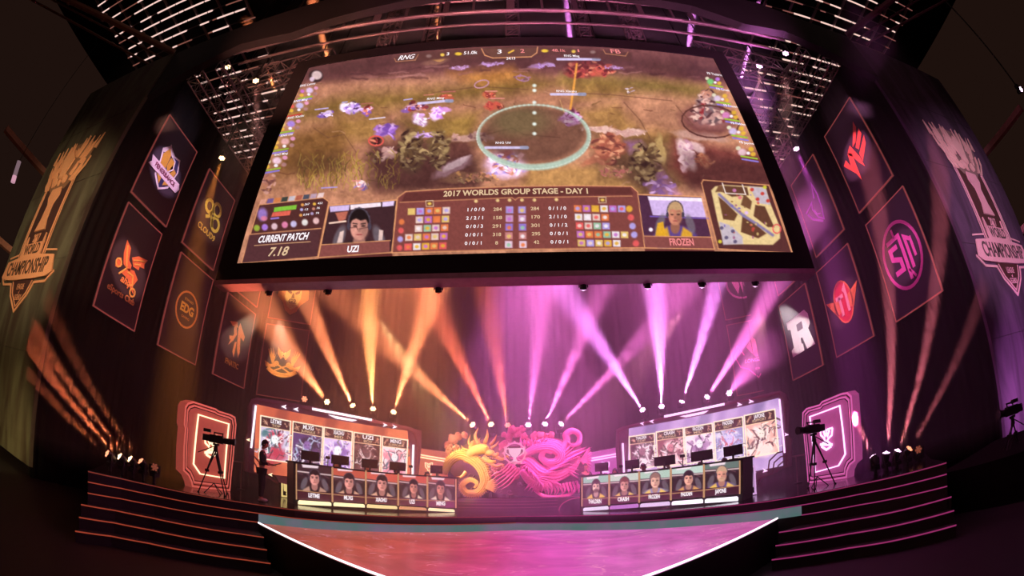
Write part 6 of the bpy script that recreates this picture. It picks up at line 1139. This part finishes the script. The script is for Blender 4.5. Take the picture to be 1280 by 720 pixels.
for side, px, py, d in (('left', 513.5, 583, dl), ('left', 548, 588, dl), ('left', 410, 572, dl), ('right', 776, 583, dr), ('right', 853, 570, dr)):
    root, f, uv, t0, t1 = d; u, v = uv(px, py, -.3); top = t0[1]+(t1[1]-t0[1])/(t1[0]-t0[0])*(u-t0[0])+.05
    m = thing('desk_camera', f'tiny camera on a thin stalk on the {side} desk, ' + {513.5: 'between the two inner monitors', 548: 'at its inner end', 410: 'near its outer end', 776: 'near its inner end', 853: 'in its outer half'}[px], 'camera', f(u, top, -.3), 'small desk cameras')
    MB().cyl(f(u, top, -.3), f(u, v, -.3), .015, n=6).build('stalk', 'black', m); MB().box(f(u, v, -.3), (.12, .12, .09)).build('camera_body', 'black', m)

# ================================================================ TRIPOD CAMERAS
def tripod_cam(label, base, ht, feet, lens_dir, k=1.):
    root = thing('tripod_camera', label, 'camera', base, 'broadcast cameras'); B0 = Vector(base); top = B0+Vector((0, 0, ht)); ld = Vector(lens_dir).normalized(); sd = ld.cross(Vector((0, 0, 1)))
    for ft in feet:
        ft = Vector(ft); mid = top.lerp(ft, .5); mb = MB(); off = Vector((.03, .02, 0)); mb.cyl(top+off, mid, .022); mb.cyl(top-off, mid, .022); mb.cyl(mid+(top-ft).normalized()*.08, ft, .018); mb.box(mid, (.09, .09, .07)); mb.ball(ft, .04, 6, 5); mb.build('leg', 'black', root)
    mb = MB(); c = B0+Vector((0, 0, .3)); [mb.cyl(c, Vector(ft)*.65+c*.35+Vector((0, 0, -.12)), .014) for ft in feet]; mb.build('spreader', 'black', root)
    mb = MB(); mb.cyl(top-Vector((0, 0, .05)), top+Vector((0, 0, .1)), .07, .05, 10); mb.box(top+Vector((0, 0, .13)), (.14, .14, .06)); mb.build('head', 'black', root); MB().cyl(top+Vector((0, 0, .1)), top-ld*.55-Vector((0, 0, .18)), .014).build('pan_handle', 'black', root)
    R = Matrix((ld, sd, Vector((0, 0, 1)))).transposed(); c = top+Vector((0, 0, .28))
    MB().box(c, (.42, .17, .22), R).build('camera_body', 'black', root); MB().cyl(c+ld*.2, c+ld*.5, .075, .085, 12).box(c+ld*.3+Vector((0, 0, -.02)), (.2, .2, .14), R).cyl(c+ld*.5, c+ld*.58, .1, .105, 12).build('lens', 'black', root)
    MB().box(c-ld*.32, (.2, .15, .18), R).build('battery', 'black', root); MB().cyl(c+Vector((0, 0, .18))-ld*.1, c+Vector((0, 0, .18))+ld*.2, .018).box(c+Vector((0, 0, .14))-ld*.08, (.03, .03, .1), R).box(c+Vector((0, 0, .14))+ld*.18, (.03, .03, .1), R).build('top_handle', 'black', root)
    MB().box(c+Vector((0, 0, .2))-ld*.28+sd*.1, (.22, .1, .09), R).build('viewfinder', 'black', root); return root
c0 = atz(267, 617, S); tripod_cam('shoulder camera on a black tripod in front of the left neon crest panel', c0, atd(268, 561, c0.xy.length).z-S, [atz(248, 614.8, S), atz(281, 620.5, S), atz(284, 617, S)], (.75, .35, .02))
c0 = atz(1022, 609.5, S); tripod_cam('shoulder camera on a black tripod in front of the right neon crest panel', c0, atd(1018, 549, c0.xy.length).z-S, [atz(1010, 610, S), atz(1044, 604.8, S), atz(1018, 612, S)], (-.9, -.1, .05))
pd = atd(1268, 552, 12); pb = Vector((pd.x, pd.y, 0))
cp = thing('seat_platform', 'dark camera platform at the far right edge below the tall violet panel', 'platform', pb); MB().box(pb+Vector((.6, .5, pd.z/2-.05)), (3.6, 3, pd.z-.1)).build('deck', 'drape', cp); [MB().cyl(pb+Vector((x, -1, pd.z-.1)), pb+Vector((x, -1, pd.z+.0)), .02).build('post', 'black', cp) for x in (-1, 0, 1, 2)]
tp = Vector((pd.x, pd.y, pd.z-.1)); tripod_cam('camera operator rig on the dark platform at the far right edge', tp, .55, [tp+Vector((.3, 0, 0)), tp+Vector((-.3, .1, 0)), tp+Vector((0, .35, 0))], (-.95, .3, .1))
for side, G, p0, p1 in (('left', (301, 612), (291, 576.5), (304, 578.5)), ('right', (997, 604), (990, 571), (1006, 568))):
    b_ = atz(*G, S); D_ = math.hypot(b_.x, b_.y); a, c = atd(*p0, D_), atd(*p1, D_); m = (a+c)/2; o = thing('floor_stand', f'thin T-shaped metal stand beside the {side} neon crest panel', 'stand', b_, 'thin metal stands')
    MB().cyl(b_, (b_.x, b_.y, m.z), .025).build('post', 'truss', o); MB().cyl(a, c, .03).build('cross_bar', 'truss', o); MB().cyl(b_, b_+Vector((0, 0, .03)), .16, n=12).build('base', 'black', o)

# ================================================================ MOVING LIGHTS
def moving_head(label, p, d, lens, k=1., group=None, hang=False, post=None):
    p = Vector(p); d = Vector(d).normalized(); root = thing('stage_light', label, 'light', p, group); u = Vector((0, 0, -1 if hang else 1)); sd = d.cross(u); sd = sd.normalized() if sd.length > .05 else Vector((1, 0, 0))
    h = p+u*.34*k
    MB().box(p+u*.07*k, (.3*k, .26*k, .14*k)).build('base', 'black', root)
    mb = MB(); [mb.box(h+sd*s_*.19*k-u*.08*k, (.045*k, .07*k, .34*k)) for s_ in (-1, 1)]; mb.box(p+u*.16*k, (.36*k, .08*k, .05*k)); mb.build('yoke', 'black', root)
    hd_ = MB().cyl(h-d*.2*k, h-d*.05*k, .1*k, .15*k, 12).cyl(h-d*.05*k, h+d*.17*k, .15*k, .155*k, 12).build('head', 'black', root)
    mb = MB(); q = d.cross(sd); c = h+d*.172*k
    mb.cyl(c, c+d*.012, .048*k, n=8); [mb.cyl(c+(sd*math.cos(a)+q*math.sin(a))*.1*k, c+(sd*math.cos(a)+q*math.sin(a))*.1*k+d*.012, .045*k, n=8) for a in np.linspace(0, 5.236, 6)]
    mb.ball(c, .075*k, 10, 6)
    o = mb.build('lens', lens, hd_, True)
    if post: MB().cyl(p, (p.x, p.y, post), .05).build('post', 'black', root)
    return h+d*.29*k
def beam(p, d, col, power, ang=5., blend=.6, rad=.06):
    l = D2.lights.new('beam', 'SPOT'); l.color = col; l.energy = power; l.spot_size = math.radians(ang); l.spot_blend = blend; l.shadow_soft_size = rad
    o = D2.objects.new('beam_light', l); COL.objects.link(o); o.location = p; o.rotation_euler = Vector(d).to_track_quat('-Z', 'Y').to_euler(); return o
OR_ = (1., .27, .1); OR2 = (1., .34, .1); MG = (1., .19, .70); RD = (1., .16, .08); VI = (.9, .25, .92)
back = [((381, 499), (366, 492), RD, 'lens_r', 0), ((410, 504), (372, 452), OR_, 'lens_o', .6), ((442.4, 510), (392, 395), OR_, 'lens_o', 1), ((466.5, 514), (462, 400), OR2, 'lens_o', 1.15), ((491, 518), (530, 400), OR_, 'lens_o', 1.1),
        ((593, 533), (508, 455), OR_, 'lens_o', .9), ((615, 533), (570, 440), RD, 'lens_o', .8), ((635, 534), (620, 440), RD, 'lens_r', .5), ((660, 534), (672, 430), MG, 'lens_p', .6), ((680, 533), (728, 420), MG, 'lens_p', .8), ((699, 532.5), (800, 425), MG, 'lens_p', .8),
        ((805, 515), (722, 388), VI, 'lens_p', 1.1), ((827, 511), (822, 400), VI, 'lens_p', 1.3), ((851, 506), (884, 400), VI, 'lens_p', 1.5), ((882, 499), (920, 440), MG, 'lens_p', 1.), ((911, 492), (922, 478), MG, 'lens_p', .2)]
nm = ['first', 'second', 'third', 'fourth', 'fifth', 'sixth', 'seventh', 'eighth']
BP = 420000; BD = 900
for i, (s_, t_, col, lens, pw) in enumerate(back):
    D_ = 21.2; p = atd(*s_, D_); q = aty(*t_, p.y-(4.5 if i < 13 else 3)); d = (q-p).normalized(); side = 'left' if i < 8 else 'right'; j = i if i < 8 else 15-i
    h = moving_head(f'{nm[j]} beam light counted from the outer {side} end of the back row', p-Vector((0, 0, .34))-d*.0, d, lens, 1.0, 'beam lights along the back of the stage', post=S)
    if pw: beam(h, d, col, BP*pw*.4, 9.0 if 4 < i < 11 else 10.4, 1., .04)
    if lens == 'lens_o' or lens == 'lens_p': pass
for side, sg, pts, tg, col, cols_ in (('left', -1, [(138.5, 570), (154, 574.2), (166.8, 577.5), (179.6, 580.5), (193.5, 583.4)], [(95, 530), (70, 478), (92, 486), (140, 525), None], (1, .2, .08), ['lens_r', 'lens_o', 'lens_o', 'lens_r', 'lens_off']),
                                 ('right', 1, [(1093.2, 575.4), (1107, 571.8), (1120, 568.8), (1133.5, 565.2), (1148, 561.3)], [(1052, 490), (1113, 400), (1160, 420), (1160, 520), None], (1, .2, .28), ['lens_p', 'lens_p', 'lens_p', 'lens_r', 'lens_off'])):
    for j, (s_, t_) in enumerate(zip(pts, tg)):
        D_ = 12.3; p = atd(*s_, D_)
        d = (atd(*t_, D_+(1. if sg > 0 and j == 0 else -.3))-p).normalized() if t_ else Vector((-p.x, -p.y, 1)).normalized()
        base = Vector((p.x, p.y, p.z-.26))
        n_ = ('nearest the crest panel', 'second from the crest panel', 'in the middle', 'second from the stage end', 'nearest the stage end'); jj = (4-j) if side == 'left' else j
        kk = .72; h = moving_head(f'floor light {n_[jj]} in the {side} row on the stage edge', base, d, cols_[j], kk, 'floor lights on the stage edge', post=S)
        if t_: beam(h, d, col, BP*(.07, .3, .2, .07)[j] if side == 'left' else BP*(.36, .36, .28, .07)[j], 7)
# hanging lights by the banners and in the roof
for p_, D_, t_, col, lens, pw, ang, lab in [((279, 193), 17.6, (258, 262), (1, .3, .05), 'lens_o', .3, 14, 'hanging light pouring an orange cone onto the cloud banner'), ((993.5, 181.5), 17.8, (1024, 262), (.9, .12, .8), 'lens_p', .22, 15, 'hanging light pouring a magenta cone onto the wolf banner'),
    ((285, 80), 16.5, (287, 130), (1, .35, .3), 'lens_o', .05, 14, 'upper hanging light in the roof trusses left of the giant screen'), ((320, 97), 15.5, (322, 150), (1, .35, .3), 'lens_o', .05, 14, 'lower hanging light in the roof trusses, close to the left screen corner'), ((949, 78.5), 15.2, (948, 130), (1, .4, .4), 'lens_p', .06, 14, 'hanging light in the roof trusses close to the upper right screen corner'), ((981.5, 63), 16, (983, 120), (1, .4, .4), 'lens_p', .06, 14, 'hanging light in the roof trusses farther right of the screen corner')]:
    p = atd(*p_, D_); q = atd(*t_, D_-.3); d = (q-p).normalized(); h = moving_head(lab, p+Vector((0, 0, .34)), d, lens, 1.1, 'hanging lights in the trusses', hang=True, post=CZ+23.86); beam(h, d, col, BP*pw*.2, ang, 1.)
for i, (px, t_, col) in enumerate([((367, 83), (318, 40), OR_), ((437, 66), (394, 2), OR_), ((556, 50), (549, -20), OR_), ((707, 46), (707, -20), VI), ((835, 53), (866, -5), VI), ((900, 63), (948, 2), VI)]):
    p = aty(*px, 9.75); p = EYE+(p-EYE)*(11.3/p.y); p.z = CZ+15.0; q = aty(*t_, 11.3); d = (q-p).normalized()
    h = moving_head(f'{nm[i]} beam light from the left on top behind the giant screen', p-Vector((0, 0, .6)), d, 'lens_o' if i < 3 else 'lens_p', .8, 'beam lights behind the top of the giant screen'); beam(h, d, col, BP*1.3, 4.6, 1.)
for px, py in ((410, 349), (548, 345), (729, 347), (810, 348), (878, 347), (945, 347), (336, 354)):
    p = aty(px, py, 9.9); p.z = CZ+4.62; moving_head({410: 'first', 548: 'second', 729: 'third', 810: 'fourth', 878: 'fifth', 945: 'last', 336: 'outermost left'}[px]+' small light under the bottom edge of the giant screen', p+Vector((0, .1, .22)), (.0, .6, -1), 'lens_off' if px < 700 else 'pink_led', .55, 'small lights under the giant screen', hang=True)
p = atd(1270, 107, 24); fx = moving_head('tiny violet light far up at the right edge beyond the trophy panel', p, (-.4, -1, -.3), 'lens_p', 1.0, hang=True, post=CZ+23.8)
# ================================================================ LIGHT ON THE SET (banner profiles, plus unseen washes and spots added as fill)
def spot(p, t, col, power, ang, blend=.3, rad=.0):
    return beam(Vector(p), Vector(t)-Vector(p), col, power, ang, blend, rad)
def c01(c): return tuple(lin(c))
for b_, col, k in BN:
    c = b_.location; far = c.y > 17; p = Vector((3 if c.x < 0 else -3, -4 if not far else 6.5, CZ+(14 if not far else 3.9)))
    if far: p = Vector((c.x*.35, 7.5, CZ+3.2)) if c.z < CZ+8 else Vector((c.x*.4, 12.5, CZ+8.5))
    d = (c-p).length; spot(p, c+Vector((0, 0, -.1)), tuple(v*.6+.32 for v in c01(col)), 17000*k*(d/22)**2, 2*math.degrees(math.atan(1.05/d)), .55)
spot((-4.6, 13.5, CZ+5.2), dp(598, 582), (1, .72, .28), 9500, 22, .8); spot((5.6, 13.5, CZ+5.4), dp(690, 582), (1, .3, .5), 8500, 27, .8); spot((-3.4, 9.9, S+.2), dp(600, 590), (1, .6, .3), 800, 18, .8); spot((3.4, 9.9, S+.2), dp(690, 590), (1, .2, .45), 900, 18, .8)
spot((0, 7, CZ+2), dp(645, 590), (.9, .3, .4), 2500, 26, 1)
spot((-9, -4, CZ+4), (-19, 7.6, CZ+6.5), (1, .7, .45), 8000, 42, .9); spot((9, -4, CZ+4), (19, 7.9, CZ+6.5), (.95, .6, .75), 7500, 42, .9)
spot((12.5, 3, .5), (18.5, 7.8, CZ-.5), (.8, .3, .75), 5500, 60, 1); spot((-12.5, 3, .5), (-18.5, 7.6, CZ-1.), (.85, .6, .28), 1800, 60, 1)
def area(p, t, col, power, sx, sy):
    l = D2.lights.new('wash', 'AREA'); l.shape = 'RECTANGLE'; l.size = sx; l.size_y = sy; l.color = col; l.energy = power; o = D2.objects.new('wash_light', l); COL.objects.link(o); o.location = p; o.rotation_euler = (Vector(t)-Vector(p)).to_track_quat('-Z', 'Y').to_euler(); return o
area((-6.5, 17, CZ+11), (-6, 16, S), (1, .2, .11), 420, 6, 5); area((5.5, 17, CZ+11), (5, 16, S), (.95, .18, .6), 900, 7, 5); spot((.6, 15.5, CZ+12), (.5, 15.5, 0), MG, 38000, 44, 1); spot((-4.2, 15.5, CZ+12), (-4.2, 15.5, 0), OR_, 22000, 44, 1); spot((6.5, 16.5, CZ+12), (6.5, 16.5, 0), MG, 13000, 50, 1)  # added unseen washes and spots that colour the haze behind the screen
for x_, c_ in ((-8, (1, .4, .3)), (-2.5, (1, .35, .4)), (2.5, (1, .3, .6)), (8, (.95, .3, .7))): spot((x_, 4.2, CZ+5.5), (x_*1.02, 8.6, CZ+15.3), c_, 9000, 44, .8)  # added spots that brighten the front truss
spot((-6, 12, CZ+9), (-14, 15, CZ+16), (1, .45, .4), 700, 70, 1); spot((6, 12, CZ+9), (14, 15, CZ+16), (1, .4, .5), 700, 70, 1)  # added spots that brighten the side roof trusses
area((11, 0, CZ+9), (10, 6, 0), (.7, .12, .5), 160, 4, 4); area((-11, 0, CZ+9), (-10, 6, 0), (1, .25, .15), 60, 4, 4)
area((0, -9, CZ+17), (0, 12, 4), (1, .52, .42), 190, 22, 8)        # added warm fill above and behind the camera, lifts dark surfaces
for x_, c_ in ((-5, (1, .4, .4)), (5, (.95, .3, .7))): spot((x_, 9.95, CZ+12), (x_*.8, 10.8, CZ+20), c_, 2500, 80, .8)  # added spots hidden behind the screen, brighten the vertical trusses
# ================================================================ HAZE
def haze_mat(dens):
    hm = D2.materials.new('haze'); hm.use_nodes = True; nt = hm.node_tree; nt.nodes.remove(nt.nodes['Principled BSDF']); vs_ = nt.nodes.new('ShaderNodeVolumeScatter'); vs_.inputs['Density'].default_value = dens; vs_.inputs['Anisotropy'].default_value = .2; vs_.inputs['Color'].default_value = (1, 1, 1, 1)
    nt.links.new(vs_.outputs[0], nt.nodes['Material Output'].inputs['Volume']); return hm
for poly, z1, dens, lab in (([(-11.9, 9.85), (11.9, 9.85), (11.9, 23.7), (-11.9, 23.3)], CZ+22.5, .03, 'dense stage smoke filling the air over the middle of the stage'),
    ([(-14.6, 5), (-11.95, 5), (-11.95, 23), (-14.6, 22.1)], CZ+14.5, .011, 'thin smoke along the left banner wall'), ([(14.6, 5), (11.95, 5), (11.95, 23.5), (14.6, 22.6)], CZ+14.5, .011, 'thin smoke along the right banner wall'),
    ([(-11.9, 5), (-7.9, 5), (-7.9, 9.8), (-11.9, 9.8)], CZ+7, .012, 'thin smoke above the left row of floor lights'), ([(11.9, 5), (7.6, 5), (7.6, 9.8), (11.9, 9.8)], CZ+7, .012, 'thin smoke above the right row of floor lights')):
    hz = MB().prism(poly, HF, S+.02, z1).build('haze', haze_mat(dens)); tag(hz, lab, 'haze', kind='stuff')
# fit lettering to its measured width
bpy.context.view_layer.update()
for o, W_ in FIT:
    w0 = o.dimensions.x/max(1e-6, o.matrix_basis.to_scale().x)
    if w0 > 1e-4: o.matrix_basis = o.matrix_basis @ Matrix.Diagonal((W_/w0/o.matrix_basis.to_scale().x, 1, 1, 1))

for o in [o for o in COL.objects if o.type == 'FONT']:   # lettering becomes plain mesh
    dg = bpy.context.evaluated_depsgraph_get(); me = D2.meshes.new_from_object(o.evaluated_get(dg)); n = D2.objects.new('lettering', me); par = o.parent; mb_ = o.matrix_basis.copy()
    COL.objects.link(n); n.parent = par; n.matrix_basis = mb_; D2.objects.remove(o); n.name = 'lettering'
